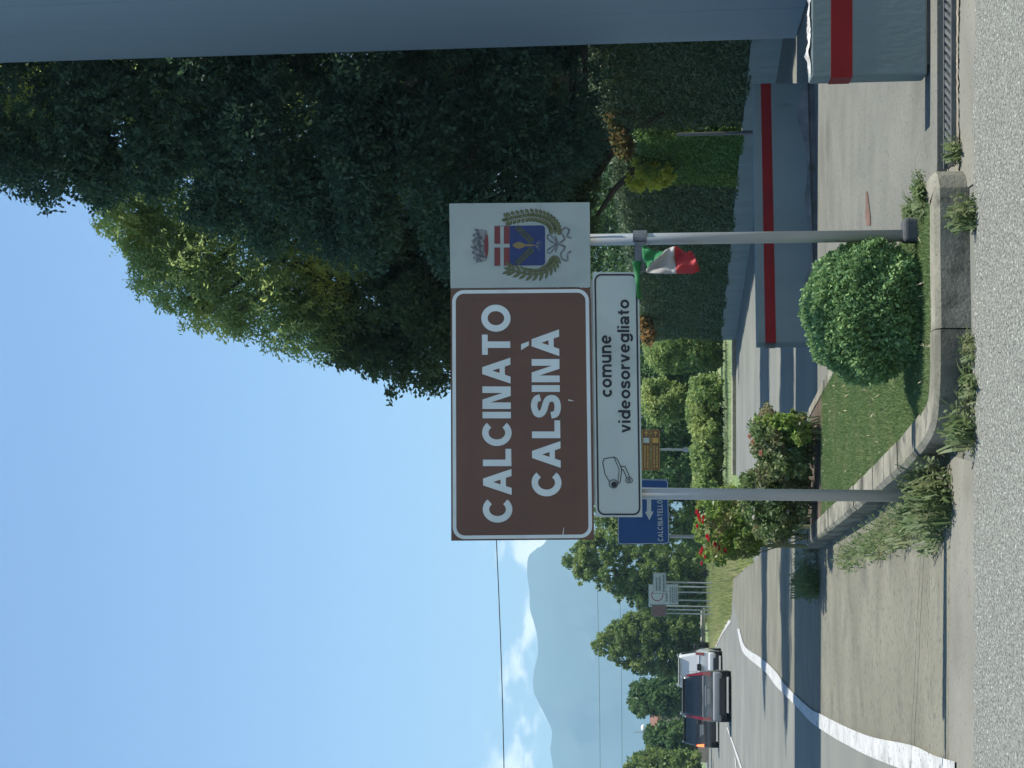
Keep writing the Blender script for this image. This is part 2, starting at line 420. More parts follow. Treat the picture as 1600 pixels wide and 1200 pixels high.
# far footway kerb by the grass strip
KERBB = mat('brown_kerb', (0.24, 0.20, 0.16), (0.33, 0.29, 0.24), 6, 0.9)
k0, k1 = gnd(1149, 440), gnd(1149, 742)
mb = MB(); mb.box(k1.x, k0.x, k0.y, k0.y + 0.5, -0.02, 0.10)
tag(mb.build('far_kerb', KERBB, bevel=0.02), kind='structure')

# ------------------------------------------------------------------ traffic island
IZ = 0.14
outer_front = [gnd(p[0], p[1], 0.15) for p in [(1455, 268), (1462, 290), (1463, 400), (1465, 545), (1463, 625), (1456, 672), (1441, 700)]]
outer_left = [gnd(p[0], p[1], 0.15) for p in [(1441, 700), (1405, 738), (1350, 785), (1290, 832), (1250, 862)]]
outer_back = [gnd(p[0], p[1], 0.15) for p in [(1250, 862), (1243, 840), (1252, 660), (1290, 585)]] + [Vector((0.62, 9.0, .15)), Vector((0.90, 7.7, .15)), Vector((0.98, 6.95, .15)), gnd(1455, 268, 0.15)]
front = smooth_path(outer_front, 6); left = smooth_path(outer_left, 4)
ring = front[:-1] + left[:-1] + outer_back[:-1]
cen = sum(ring, Vector()) / len(ring)
def inset(path, w, closed=False):
    out = []
    for i, p in enumerate(path):
        a = path[max(i-1, 0)]; b = path[min(i+1, len(path)-1)]
        d = (b - a); d.z = 0; d.normalize(); n = Vector((-d.y, d.x, 0))
        if n.dot(cen - p) < 0: n = -n
        out.append(p + n * w)
    return out
island = MB(); body = [p + (cen - p).normalized() * 0.06 for p in ring]
island.slab([(p.x, p.y, -0.01) for p in body], [(p.x, p.y, IZ) for p in body])
LAWNS = mat('lawn_soil', (0.0525, 0.0825, 0.027), (0.0825, 0.105, 0.042), 14, 0.95, 0.4, 120, stains=[((0.195, 0.195, 0.075), 3, 0.55, 0.75)])
isl = tag(island.build('traffic_island', LAWNS), kind='structure')
def kerb_run(path, length, w, gap, ztop, material):
    """cut a path into stones"""
    L = [0.0]
    for a, b in zip(path, path[1:]): L.append(L[-1] + (b - a).length)
    n = max(1, round(L[-1] / length)); inn = inset(path, w)
    def pos(s, P):
        for i in range(len(L) - 1):
            if s <= L[i+1] or i == len(L) - 2:
                t = (s - L[i]) / max(L[i+1] - L[i], 1e-6); return P[i].lerp(P[i+1], min(max(t, 0), 1))
    for k in range(n):
        s0 = L[-1] * k / n + gap / 2; s1 = L[-1] * (k+1) / n - gap / 2
        m_ = max(2, int((s1 - s0) / 0.08) + 1); ss = [s0 + (s1 - s0) * j / (m_ - 1) for j in range(m_)]
        o_ = [pos(s, path) for s in ss]; i_ = [pos(s, inn) for s in ss]
        dz = random.uniform(-0.004, 0.004)
        mb = MB(); vs = []; fs = []
        for a, b in zip(o_, i_):
            c = a + (b - a) * 0.16
            vs += [(a.x, a.y, -0.02), (a.x, a.y, ztop - 0.022 + dz), (c.x, c.y, ztop + dz), (b.x, b.y, ztop + dz), (b.x, b.y, -0.02)]
        for j in range(m_ - 1):
            for q in range(4): fs.append((j*5+q, (j+1)*5+q, (j+1)*5+q+1, j*5+q+1))
        fs += [(0,1,2,3,4), tuple((m_-1)*5 + q for q in (4,3,2,1,0))]
        mb.add(vs, fs).build('kerb_stone', material, isl)
kerb_run(front, 0.95, 0.15, 0.006, 0.158, CONC)
kerb_run(left, 0.27, 0.17, 0.010, 0.156, CONC)
kerb_run([p for p in outer_back], 0.8, 0.10, 0.008, 0.15, CONC)
# lawn and rose bed
lawn_poly = [(p.x, p.y) for p in inset(front, 0.15)] + [(p.x, p.y) for p in inset(left, 0.17)] + [(p.x - 0.02, p.y) for p in inset(outer_back, 0.08)[:-1]]
bed = [p for p in [(-1.17, 12.55), (0.0, 12.55), (-0.3, 13.7), (-1.48, 14.3)]]
SOIL = mat('bed_soil', (0.05, 0.035, 0.025), (0.09, 0.07, 0.05), 12, 0.95, 0.6, 60)
sheet('rose_bed', bed, IZ + 0.004, SOIL)
p2 = sample_poly(lawn_poly, 120000)
p2 = p2[p2[:, 1] < 12.6]
base = np.concatenate([p2, np.full((len(p2), 1), IZ - 0.003)], 1)
LAWN = leafmat('turf_blades', (0.09625, 0.1573, 0.057), (0.1488, 0.2128, 0.0798), (0.1837, 0.222, 0.095), 0.3, 0.6, 2.5)
g = put('lawn_grass', blade_mesh('lawn_grass', base, 0.022, 0.007, 0.55), LAWN)
tag(g, 'short mown turf of the small traffic island', 'grass', kind='stuff')
ps = sample_poly(lawn_poly, 220); ps = ps[ps[:, 1] < 12.5]
STRAW = mat('straw', (0.26, 0.23, 0.14), (0.32, 0.28, 0.18), 5, 0.8)
st = leaf_mesh('straw', np.concatenate([ps, np.full((len(ps), 1), IZ + 0.022)], 1), 0.045, 0.007, None, 0.0, 1.0, (0, 0, 6), 0.05)
tag(put('straw_litter', st, STRAW), 'dry straw bits scattered over the island turf', 'straw', kind='stuff')

# ------------------------------------------------------------------ mountains
from mathutils import noise as mnoise
def mountain(name, prof, Y, material, thick):
    """a ridge with spurs and gullies facing us and a plain slope behind"""
    prof = [prof[0]] + [tuple(p[:2]) for p in smooth_path([Vector((a, b, 0)) for a, b in prof], 8)]
    P = [at(px, py, Y) for px, py in prof]; mb = MB(); rows = 36; n = len(P); vs = []
    for j in range(rows):
        t = j / (rows - 1)
        for i, p in enumerate(P):
            g = mnoise.fractal(Vector((p.x/420, t*1.6, 3.1)), 1.0, 2.0, 5); e = math.sin(math.pi*t)
            rough = mnoise.fractal(Vector((p.x/90, t*9, 7.7)), 1.0, 2.0, 3) * (4 if t > .97 else 10*e)
            vs.append((p.x, p.y - thick*(1-t) - 160*g*e, -0.5 + (p.z + .5)*t**1.3 + rough + 22*g*e))
    for i, p in enumerate(P): vs.append((p.x, p.y + 200, -0.5))
    fs = [(j*n+i, j*n+i+1, (j+1)*n+i+1, (j+1)*n+i) for j in range(rows) for i in range(n-1)]
    return tag(mb.add(vs, fs).build(name, material, smooth=True), kind='structure')
FOREST = mat('forested_slope', (0.025, 0.045, 0.03), (0.05, 0.07, 0.045), 0.004, 0.95, stains=[((0.11, 0.11, 0.10), 0.012, 0.64, 0.74)])
prof = [(930,150),(925,300),(915,450),(905,600),(890,740),(868,800),(853,845),(836,858),(825,870),(823,897),(826,925),(828,950),(834,970),(838,987),(840,1017),(834,1045),(832,1067),(834,1080),(839,1093),(846,1108),(854,1123),(862,1143),(860,1173),(863,1200),(870,1260),(880,1340),(900,1450),(940,1600)]
mountain('mountain', prof, 4200, FOREST, 900)

# ------------------------------------------------------------------ town sign
SY = 7.20
def lerp2(a, b, t): return (a[0] + (b[0]-a[0])*t, a[1] + (b[1]-a[1])*t)
class Quad:
    """TL, TR, BR, BL corners given in photo pixels on the upright plane y = Y; s to the right, t downward"""
    def __init__(s, tl, tr, br, bl): s.c = (tl, tr, br, bl)
    def __call__(s, a, b, Y):
        p = lerp2(lerp2(s.c[0], s.c[1], a), lerp2(s.c[3], s.c[2], a), b); return at(p[0], p[1], Y)
def arc_pts(cx, cy, rx, ry, a0, a1, n=18):
    return [(cx + rx*math.cos(math.radians(a0 + (a1-a0)*k/n)), cy + ry*math.sin(math.radians(a0 + (a1-a0)*k/n))) for k in range(n+1)]
def glyph(ch, w):
    """(advance, strokes): a stroke is ('p', outline) or ('s', centre line); heavy grotesque letters, height 1"""
    h = w/2
    def bar(x0, y0, x1, y1): return ('p', [(x0, y0), (x1, y0), (x1, y1), (x0, y1)])
    def leg(x0, x1, x2, x3, y0=0, y1=1): return ('p', [(x0, y0), (x1, y0), (x2, y1), (x3, y1)])
    def O(cx, cy, rx, ry, a0=0, a1=360): return ('s', arc_pts(cx, cy, rx - h, ry - h, a0, a1, 28))
    if ch == 'I': return w, [bar(0, 0, w, 1)]
    if ch == 'L': return .60, [bar(0, 0, w, 1), bar(w*.9, 0, .60, w*.9)]
    if ch == 'T': return .70, [bar(.35-h, 0, .35+h, 1), bar(0, 1-w*.9, .70, 1)]
    if ch == 'E': return .64, [bar(0, 0, w, 1)] + [bar(w*.9, y, x, y+w*.9) for y, x in ((0, .64), (.5-w*.45, .58), (1-w*.9, .64))]
    if ch == 'N': return .78, [bar(0, 0, w, 1), bar(.78-w, 0, .78, 1), ('p', [(w*.6, 1), (.78-w*1.45, 0), (.78-w*.6, 0), (w*1.45, 1)][::-1])]
    if ch in 'A\u00c0':
        g = [leg(0, w*1.08, .45+h*1.0, .45-h*1.05), leg(.90-w*1.08, .90, .45+h*1.05, .45-h*1.0), bar(.22, .20, .68, .20+w*.82)]
        if ch != 'A': g.append(('p', [(.20, 1.38), (.40, 1.38), (.50, 1.10), (.36, 1.10)]))
        return .90, g
    if ch == 'O': return .94, [O(.47, .5, .47, .52)]
    if ch == 'C': return .86, [O(.46, .5, .46, .52, 42, 318)]
    if ch == 'S': return .76, [('s', [tuple(p[:2]) for p in smooth_path([Vector((x, y, 0)) for x, y in ((.67, .70), (.60, .86), (.38, .92), (.15, .84), (.115, .70), (.22, .585), (.40, .525), (.58, .45), (.645, .29), (.58, .14), (.37, .08), (.13, .14), (.07, .32))], 4)])]
    # lower case, x height 1
    if ch == 'o': return 1.0, [O(.5, .5, .5, .52)]
    if ch == 'c': return .90, [O(.5, .5, .5, .52, 45, 315)]
    if ch == 'e': return .98, [O(.49, .5, .49, .52, 0, 318), bar(h, .5-w*.36, .98-h, .5+w*.36)]
    if ch == 'n': return .92, [bar(0, 0, w, 1), ('s', arc_pts(.46, .58, .46-h, .44-h, 180, 0, 14)), bar(.92-w, 0, .92, .60)]
    if ch == 'u': return .92, [bar(.92-w, 0, .92, 1), ('s', arc_pts(.46, .42, .46-h, .44-h, 180, 360, 14)), bar(0, .40, w, 1)]
    if ch == 'm':
        return 1.46, [bar(0, 0, w, 1), ('s', arc_pts(.42, .60, .42-h, .42-h, 180, 0, 12)), bar(.84-w, 0, .84, .62), ('s', arc_pts(1.04, .60, .42-h, .42-h, 180, 0, 12)), bar(1.46-w, 0, 1.46, .62)]
    if ch == 'v': return .96, [leg(.48-h*1.1, .48+h*.9, w*1.05, 0), leg(.48-h*.9, .48+h*1.1, .96, .96-w*1.05)]
    if ch == 'i': return w, [bar(0, 0, w, 1), bar(0, 1.20, w, 1.42)]
    if ch == 'l': return w, [bar(0, 0, w, 1.42)]
    if ch == 'd': return 1.0, [O(.48, .5, .48, .52), bar(1.0-w, 0, 1.0, 1.42)]
    if ch == 'a': return .92, [('s', [tuple(p[:2]) for p in smooth_path([Vector((x, y, 0)) for x, y in ((.12, .70), (.22, .86), (.44, .91), (.70, .84), (.80, .66))], 4)]), bar(.92-w, 0, .92, .68), O(.40, .30, .40, .32)]
    if ch == 'r': return .58, [bar(0, 0, w, 1), ('s', arc_pts(.56, .50, .56-h, .50-h, 180, 88, 9))]
    if ch == 's': return .82, [('s', [tuple(p[:2]) for p in smooth_path([Vector((x, y, 0)) for x, y in ((.72, .72), (.62, .87), (.40, .91), (.17, .84), (.125, .71), (.24, .58), (.44, .52), (.63, .44), (.695, .29), (.62, .14), (.40, .09), (.15, .14), (.08, .31))], 4)])]
    if ch == 'g': return 1.0, [O(.48, .5, .48, .52), bar(1.0-w, 0, 1.0, 1), ('s', arc_pts(.51, -.04, .49-h, .38-h, 0, -155, 14))]
    if ch == 't': return .58, [bar(.16, .16, .16+w, 1.30), bar(0, 1-w*.8, .58, 1), ('s', arc_pts(.44, .24, .28-h, .25-h, 180, 275, 8))]
    return .4, []
def text_mesh(body, quad, Y, w=0.2, gap=0.13):
    """heavy lettering; quad bounds the capitals (or the x height)"""
    x = 0.0; items = []
    for ch in body:
        adv, st = glyph(ch, w); items += [(x, s_) for s_ in st]; x += adv + gap
    W = x - gap; mb = MB(); d = 0.0
    for x0, (kind, P) in items:
        d += 0.00004 if d < 0.0006 else -0.0006
        if kind == 'p': mb.poly([quad((x0 + a)/W, 1-b, Y - d) for a, b in P])
        else:
            V = [Vector((a, b, 0)) for a, b in P]; A = []; B_ = []; n = len(V); closed = (V[0]-V[-1]).length < 1e-4
            for i, p in enumerate(V):
                q = (V[i+1] if i < n-1 else (V[1] if closed else p)) - (V[i-1] if i > 0 else (V[-2] if closed else p)); q.normalize()
                m_ = Vector((-q.y, q.x, 0))*w/2; a, b = p+m_, p-m_
                A.append(quad((x0 + a.x)/W, 1-a.y, Y - d)); B_.append(quad((x0 + b.x)/W, 1-b.y, Y - d))
            mb.strip(A, B_)
    return mb.mesh('lettering')
def plate(quad, Y, th, mb=None):
    mb = mb or MB()
    c = [quad(0, 0, Y), quad(1, 0, Y), quad(1, 1, Y), quad(0, 1, Y)]
    return mb.slab([tuple(p) for p in c], [(p.x, p.y + th, p.z) for p in c])
def rrect(x0, x1, y0, y1, r, n=6):
    """rounded rectangle outline in pixels"""
    out = []
    for cx, cy, a0 in ((x1-r, y1-r, 0), (x0+r, y1-r, 90), (x0+r, y0+r, 180), (x1-r, y0+r, 270)):
        for k in range(n+1):
            a = math.radians(a0 + 90*k/n); out.append((cx + r*math.cos(a), cy + r*math.sin(a)))
    return out
def ring_mesh(outer, inner, f):
    n = len(outer); mb = MB()
    return mb.add([f(p) for p in outer] + [f(p) for p in inner], [(i, (i+1) % n, n+(i+1) % n, n+i) for i in range(n)])

LETTER = mat('letter_film', (0.44, 0.50, 0.50), (0.50, 0.56, 0.56), 4, 0.45, spec=0.4, stains=[((0.36, 0.41, 0.41), 5, 0.58, 0.8)])
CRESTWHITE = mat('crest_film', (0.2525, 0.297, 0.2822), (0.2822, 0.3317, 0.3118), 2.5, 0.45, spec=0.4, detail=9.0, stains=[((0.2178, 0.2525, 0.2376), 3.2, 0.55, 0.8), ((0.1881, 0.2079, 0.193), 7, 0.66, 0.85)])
BROWN = mat('brown_sign_film', (0.08351, 0.03826, 0.02396), (0.09855, 0.04522, 0.02863), 3, 0.45, spec=0.4, stains=[((0.1124, 0.05565, 0.03661), 1.7, 0.55, 0.8)])
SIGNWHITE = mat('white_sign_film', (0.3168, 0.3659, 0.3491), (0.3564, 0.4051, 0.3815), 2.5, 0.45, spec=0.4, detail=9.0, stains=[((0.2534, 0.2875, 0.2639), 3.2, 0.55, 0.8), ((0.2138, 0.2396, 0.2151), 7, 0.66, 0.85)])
BLACK = mat('black_sign_film', (0.012, 0.014, 0.02), None, rough=0.5)
ALU = mat('aluminium_back', (0.36, 0.37, 0.38), (0.43, 0.44, 0.45), 6, 0.5, metal=0.3)

pr = at(1200, 371, 7.27); pl = at(1200, 773, 7.27)
sgn = thing('town_sign', (pr.x, 7.27, IZ), 'large brown CALCINATO town sign with white crest panel on two steel poles', 'town sign')
ztop = at(712, 371, 7.27).z
MB().tube([(pr.x, 7.27, 0.1), (pr.x, 7.27, ztop)], 0.030, 20).build('pole', GALV, sgn, smooth=False)
MB().tube([(pl.x, 7.27, -0.05), (pl.x, 7.27, ztop)], 0.030, 20).build('pole', GALV, sgn, smooth=False)
for o in sgn.children: o.data.polygons.foreach_set('use_smooth', np.array([len(p.vertices) == 4 for p in o.data.polygons]))
QB = Quad((705, 845), (704, 451), (922.5, 449), (928, 843))           # brown panel
QC = Quad((704, 450.2), (702, 318), (921, 316), (922.5, 448.2))         # crest panel
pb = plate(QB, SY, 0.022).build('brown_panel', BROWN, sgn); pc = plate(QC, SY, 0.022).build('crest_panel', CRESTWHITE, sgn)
def uvmap(Q, w, h, Y): return lambda p: Q(p[0] / w, p[1] / h, Y)
f = uvmap(QB, 394, 219, SY - 0.002)
ring_mesh(rrect(2.5, 391.5, 2.5, 216.5, 18), rrect(8, 386, 8, 211, 13), f).build('white_border', LETTER, pb)
z1 = lambda X, Y: (690 + X/3.75, 300 + Y/3.75)
z2 = lambda X, Y: (690 + X/3.75, 560 + Y/3.75)
QT = Quad(z2(245, 962), z1(235, 660), z1(400, 660), z2(412, 962))
put('lettering', text_mesh('CALCINATO', QT, SY - 0.002, 0.225, 0.10), LETTER, pb)
QT = Quad(z2(531, 808), z1(527, 805), z1(688, 805), z2(700, 808))
put('lettering', text_mesh('CALSIN\u00c0', QT, SY - 0.002, 0.225, 0.10), LETTER, pb)
# scratches on the brown film
SCR = mat('scratch', (0.5, 0.49, 0.47), None, rough=0.6)
for a, b, w in (((888, 625), (896, 626.5), 1.2), ((879, 840), (881, 824), 1.0)):
    d = Vector((b[0]-a[0], b[1]-a[1])).normalized(); n = (-d.y*w, d.x*w)
    MB().poly([at(a[0]+n[0], a[1]+n[1], SY-.0025), at(a[0]-n[0], a[1]-n[1], SY-.0025), at(b[0]-n[0]*.3, b[1]-n[1]*.3, SY-.0025), at(b[0]+n[0]*.3, b[1]+n[1]*.3, SY-.0025)]).build('scratch', SCR, pb)

# crest: pixels of the enlarged crest (1600 px wide, 7.62 per photo pixel)
c6 = lambda X, Y, d=0.002: at(720 + X/7.619, 310 + Y/7.619, SY - d)
def flat(pts, d): return MB().poly([c6(x, y, d) for x, y in pts])
CRED = mat('crest_red', (0.13, 0.026, 0.02925), None, rough=0.5); CBLUE = mat('crest_blue', (0.0132, 0.027, 0.102), (0.0168, 0.033, 0.12), 20, 0.5)
CGRN = mat('crest_green', (0.036, 0.048, 0.024), (0.072, 0.084, 0.04), 45, 0.5); CGOLD = mat('crest_gold', (0.17, 0.13, 0.05), None, rough=0.5)
CGREY = mat('crest_grey', (0.055, 0.066, 0.07425), (0.1815, 0.1925, 0.198), 55, 0.5, contrast=(0.42, 0.58)); CDARK = mat('crest_dark', (0.06, 0.07, 0.08), None, rough=0.5)
CLIGHT = mat('crest_light_green', (0.136, 0.144, 0.056), (0.096, 0.108, 0.044), 60, 0.5)
sh = MB()
for x0, x1, y0, y1 in ((400, 468, 332, 540), (512, 580, 332, 540), (400, 468, 585, 802), (512, 580, 585, 802)):
    sh.poly([c6(x0, y0), c6(x1, y0), c6(x1, y1), c6(x0, y1)])
sh.build('shield_red_quarter', CRED, pc)
rr = [(582, 326)] + [(960 + 44*math.sin(a), 364 - 44*math.cos(a)) for a in np.linspace(0, math.pi/2, 6)] + \
     [(960 + 44*math.cos(a), 754 + 44*math.sin(a)) for a in np.linspace(0, math.pi/2, 6)] + [(582, 800)]
flat(rr, 0.002).build('shield_blue_field', CBLUE, pc)
flat([(398, 330), (400, 326), (582, 324), (582, 330)], 0.0022).build('shield_outline', CDARK, pc)
def leaf2(mb, x, y, ang, L, W, d):
    ca, sa = math.cos(ang), math.sin(ang); P = []
    for t, w in ((0, 0), (.3, .8), (.55, 1), (.8, .6), (1, 0), (.8, -.6), (.55, -1), (.3, -.8)):
        a = t*L; b = w*W/2; P.append(c6(x + a*ca - b*sa, y + a*sa + b*ca, d))
    mb.poly(P)
gold = MB(); thin = MB()
leaf2(gold, 780, 558, math.pi, 170, 85, 0.0034); leaf2(gold, 900, 558, math.pi, 190, 26, 0.003)
for sgn_ in (-1, 1):
    hemp = MB()
    for k in range(9):
        t = k / 8; x = 860 - 175*t; y = 558 + sgn_*(35 + 165*t)
        base_a = math.atan2(sgn_*165, -175)
        leaf2(hemp, x, y, base_a + 0.75, 62 - 14*t, 22, 0.003 + 0.0001*k); leaf2(hemp, x, y, base_a - 0.75, 62 - 14*t, 22, 0.0031 + 0.0001*k)
    hemp.build('hemp_sprig', CGRN, pc)
for a in (-0.75, -0.4, 0, 0.4, 0.75):
    leaf2(thin, 880, 558, a, 100, 8, 0.003)
gold.build('gold_ear', CGOLD, pc); thin.build('root_lines', CGREY, pc)
cb_ = []                                                # mural crown with merlons
wall_o = [(135 + 18*math.cos(t*3.0), 362 + 410*(t/6.0)) for t in np.linspace(0, 6, 13)]
cr = MB()
N_ = 24
lo_ = [(322 - 22*abs(2*k/N_-1)**2 + 8, 380 + (740-380)*k/N_) for k in range(N_+1)]
hi_ = [(165 + 22*abs(2*k/N_-1)**2 - (24 if (k//2) % 2 == 0 else 0) - 25*(1 - abs(2*k/N_-1)), 358 + (775-358)*k/N_) for k in range(N_+1)]
for k in range(N_):
    cr.poly([c6(*hi_[k]), c6(*hi_[k+1]), c6(*lo_[k+1]), c6(*lo_[k])])
cr.build('mural_crown', CGREY, pc)
lens = [(308 + 20*math.sin(t), 560 - 135*math.cos(t)) for t in np.linspace(0, math.pi, 12)] + [(308 - 28*math.sin(t), 560 + 135*math.cos(t)) for t in np.linspace(0, math.pi, 12)][1:-1]
flat(lens, 0.003).build('crown_lining', CRED, pc)
dk = MB()
for k in range(13):
    y = 385 + 28*k; x = 190 + random.uniform(-18, 18)
    leaf2(dk, x, y, random.uniform(-0.3, 0.3), 50, 11, 0.003 + k*0.00005)
    leaf2(dk, x + 40, y + 10, 1.57 + random.uniform(-0.3, 0.3), 34, 8, 0.0037 + k*0.00005)
dk.build('crown_lines', CDARK, pc)
oak = MB(); oakl = MB(); lau = MB(); laul = MB()
arc = smooth_path([Vector((560, 245, 0)), Vector((700, 215, 0)), Vector((860, 200, 0)), Vector((990, 230, 0)), Vector((1080, 290, 0)), Vector((1120, 370, 0)), Vector((1120, 440, 0))], 6)
for k, p in enumerate(arc[:-1:2]):
    d = arc[2*k+1] - p; a = math.atan2(-d.y, -d.x)
    for s_ in (-1, 0, 1):
        e_ = 0.00003*(s_+1); qx, qy = p.x - s_*22*math.sin(a), p.y + s_*22*math.cos(a)
        leaf2(oak, qx, qy, a + s_*1.0, 78 - 10*abs(s_), 46, 0.0022 + 0.0001*k + e_)
        leaf2(oakl, qx + 5*math.cos(a), qy + 5*math.sin(a), a + s_*1.0, 48, 22, 0.0023 + 0.0001*k + e_)
arc = smooth_path([Vector((600, 850, 0)), Vector((720, 880, 0)), Vector((860, 895, 0)), Vector((980, 870, 0)), Vector((1070, 800, 0)), Vector((1115, 720, 0)), Vector((1130, 640, 0))], 4)
for k, p in enumerate(arc[:-1:2]):
    d = arc[2*k+1] - p; a = math.atan2(-d.y, -d.x)
    for s_ in (-1, 0, 1):
        e_ = 0.00003*(s_+1); qx, qy = p.x - s_*10*math.sin(a), p.y + s_*10*math.cos(a)
        leaf2(lau, qx, qy, a + s_*0.62, 118 - 20*(s_ == 0), 36, 0.0022 + 0.0001*k + e_)
        leaf2(laul, qx + 16*math.cos(a + s_*.62), qy + 16*math.sin(a + s_*.62), a + s_*0.62, 82, 14, 0.0023 + 0.0001*k + e_)
oak.build('oak_branch', CGRN, pc); oakl.build('oak_branch_light', CLIGHT, pc); lau.build('laurel_branch', CGRN, pc); laul.build('laurel_branch_light', CLIGHT, pc)
rb = MB()
def ribbon(pts, w, d):
    P = smooth_path([Vector((x, y, 0)) for x, y in pts], 6)
    A = []; B = []
    for i, p in enumerate(P):
        q = (P[min(i+1, len(P)-1)] - P[max(i-1, 0)]).normalized(); n = Vector((-q.y, q.x, 0)) * w * 0.5
        A.append(c6(p.x + n.x, p.y + n.y, d)); B.append(c6(p.x - n.x, p.y - n.y, d))
    rb.strip(A, B)
ribbon([(1160, 545), (1060, 430), (1030, 470), (1070, 510), (1150, 550)], 16, 0.0030)
ribbon([(1160, 545), (1060, 650), (1030, 620), (1080, 580), (1160, 540)], 16, 0.0032)
ribbon([(1160, 540), (1235, 480), (1195, 400), (1240, 350), (1290, 380), (1265, 450), (1320, 470)], 20, 0.0034)
ribbon([(1160, 545), (1240, 580), (1190, 660), (1215, 725), (1270, 735), (1270, 660), (1315, 630)], 20, 0.0036)
ribbon([(1160, 545), (1120, 440)], 14, 0.0038); ribbon([(1160, 545), (1125, 640)], 14, 0.0040)
rb.build('ribbon_bow', mat('ribbon_grey', (0.05, 0.06, 0.07), (0.15, 0.165, 0.18), 70, 0.5), pc)

# lower panel
QL = Quad((931, 808), (926, 425), (998, 424), (1003.5, 806.5))
QL = Quad((931, 808), (926, 425), (998, 425), (1003.5, 808))
plw = plate(QL, SY - 0.004, 0.022).build('camera_notice_panel', SIGNWHITE, sgn)
f = uvmap(QL, 383, 72, SY - 0.006)
ring_mesh(rrect(3, 380, 2.5, 69.5, 11), rrect(5.6, 377.4, 5.1, 66.9, 8.6), f).build('black_border', BLACK, plw)
put('lettering', text_mesh('comune', Quad(z2(945, 226), z1(938, 838), z1(993, 838), z2(998, 226)), SY - 0.006, 0.265, 0.15), BLACK, plw)
put('lettering', text_mesh('videosorvegliato', Quad(z2(1057, 436), z1(1048, 630), z1(1098, 630), z2(1108, 436)), SY - 0.006, 0.265, 0.15), BLACK, plw)
ic = MB()
def stroke(pts, w, closed=False, d=0.006):
    P = [Vector((*z2(x, y), 0)) for x, y in pts]
    if closed: P.append(P[0].copy())
    for i in range(len(P)-1):
        q = (P[i+1] - P[i]).normalized(); n = Vector((-q.y, q.x, 0)) * w/2; e = q * w * 0.35
        a, b = P[i] - e, P[i+1] + e
        ic.poly([at(a.x+n.x, a.y+n.y, SY-d), at(b.x+n.x, b.y+n.y, SY-d), at(b.x-n.x, b.y-n.y, SY-d), at(a.x-n.x, a.y-n.y, SY-d)])
        d += 0.00002
stroke([(985, 725), (958, 680), (944, 610), (952, 588), (1010, 578), (1030, 590), (1056, 650), (1046, 725), (1030, 735)], 1.3)
stroke([(1010, 578), (1040, 650), (1034, 722)], 1.1, d=0.0065)
stroke([(1050, 632), (1075, 634), (1100, 690), (1104, 702)], 1.3, d=0.007); stroke([(1052, 650), (1066, 656), (1084, 700)], 1.3, d=0.0075)
stroke([(1098 + 20*math.cos(t), 714 + 16*math.sin(t)) for t in np.linspace(0, 2*math.pi, 13)], 1.2, d=0.008)
stroke([(1098 + 8*math.cos(t), 714 + 6*math.sin(t)) for t in np.linspace(0, 2*math.pi, 9)], 1.2, d=0.0085)
stroke([(1007 + 25*math.cos(t), 735 + 24*math.sin(t)) for t in np.linspace(0, 2*math.pi, 15)], 1.2, d=0.009)
ic.build('camera_pictogram', BLACK, plw)
MB().poly([at(*z2(1010 + 17*math.cos(t), 738 + 17*math.sin(t)), SY - 0.0098) for t in np.linspace(0, 2*math.pi, 17)[:-1]]).build('camera_lens', BLACK, plw)
# rails behind, brackets, clamps
RAILM = mat('dark_bracket', (0.10, 0.11, 0.12), (0.16, 0.17, 0.18), 20, 0.5, metal=0.4)
for px in (745, 880):
    a = at(px, 835, SY); b = at(px, 330, SY)
    MB().box(a.x, b.x, SY + 0.0235, SY + 0.0395, b.z - 0.02, b.z + 0.02).build('rail', ALU, sgn)
a = at(930, 440, SY); z_ = at(926, 800, SY).z
MB().box(at(930, 790, SY).x, at(930, 436, SY).x, SY + 0.020, SY + 0.038, z_ - 0.012, z_ + 0.010).build('rail', ALU, sgn)
b0 = at(991, 424, SY); b1 = at(1008, 371, SY)
MB().box(b0.x, b1.x - 0.02, SY + 0.03, SY + 0.06, b1.z, b0.z).build('bracket_arm', RAILM, sgn, bevel=0.004)
for px in (1000,):
    c = at(px, 371, 7.27); MB().tube([(c.x, 7.27, c.z - 0.035), (c.x, 7.27, c.z + 0.035)], 0.036, 16).build('pole_clamp', RAILM, sgn)
c = at(975, 773, 7.27); MB().tube([(c.x, 7.27, c.z - 0.025), (c.x, 7.27, c.z + 0.025)], 0.036, 16).build('pole_clamp', RAILM, sgn)
RUB = mat('dark_footing', (0.045, 0.05, 0.055), (0.08, 0.085, 0.09), 14, 0.85, 0.3)
MB().box(pr.x - 0.035, pr.x + 0.085, 7.20, 7.34, 0.10, 0.215).build('footing', RUB, sgn, bevel=0.02, seg=3)

# flag tied to the pole
FG = mat('flag_green', (0.012, 0.11, 0.035), (0.016, 0.15, 0.045), 6, 0.7); FW = mat('flag_white', (0.26, 0.25, 0.235), (0.31, 0.30, 0.28), 6, 0.75); FR = mat('flag_red', (0.27, 0.02, 0.025), (0.33, 0.03, 0.033), 6, 0.7)
fl = thing('flag', at(1005, 400, 7.17), 'small crumpled green white and red flag hanging from the right sign pole', 'flag')
rows = [(1003, 384, 1004, 402), (1012, 386, 1009, 414), (1022, 392, 1010, 424), (1034, 393, 1012, 426), (1044, 388, 1030, 427), (1052, 385, 1047, 428), (1060, 386, 1056, 428), (1070, 396, 1066, 428), (1080, 392, 1084, 428), (1084, 398, 1094, 422)]
NT = 9
def frow(s):
    i = min(int(s), len(rows) - 2); t = s - i; return [rows[i][k] + (rows[i+1][k] - rows[i][k]) * t for k in range(4)]
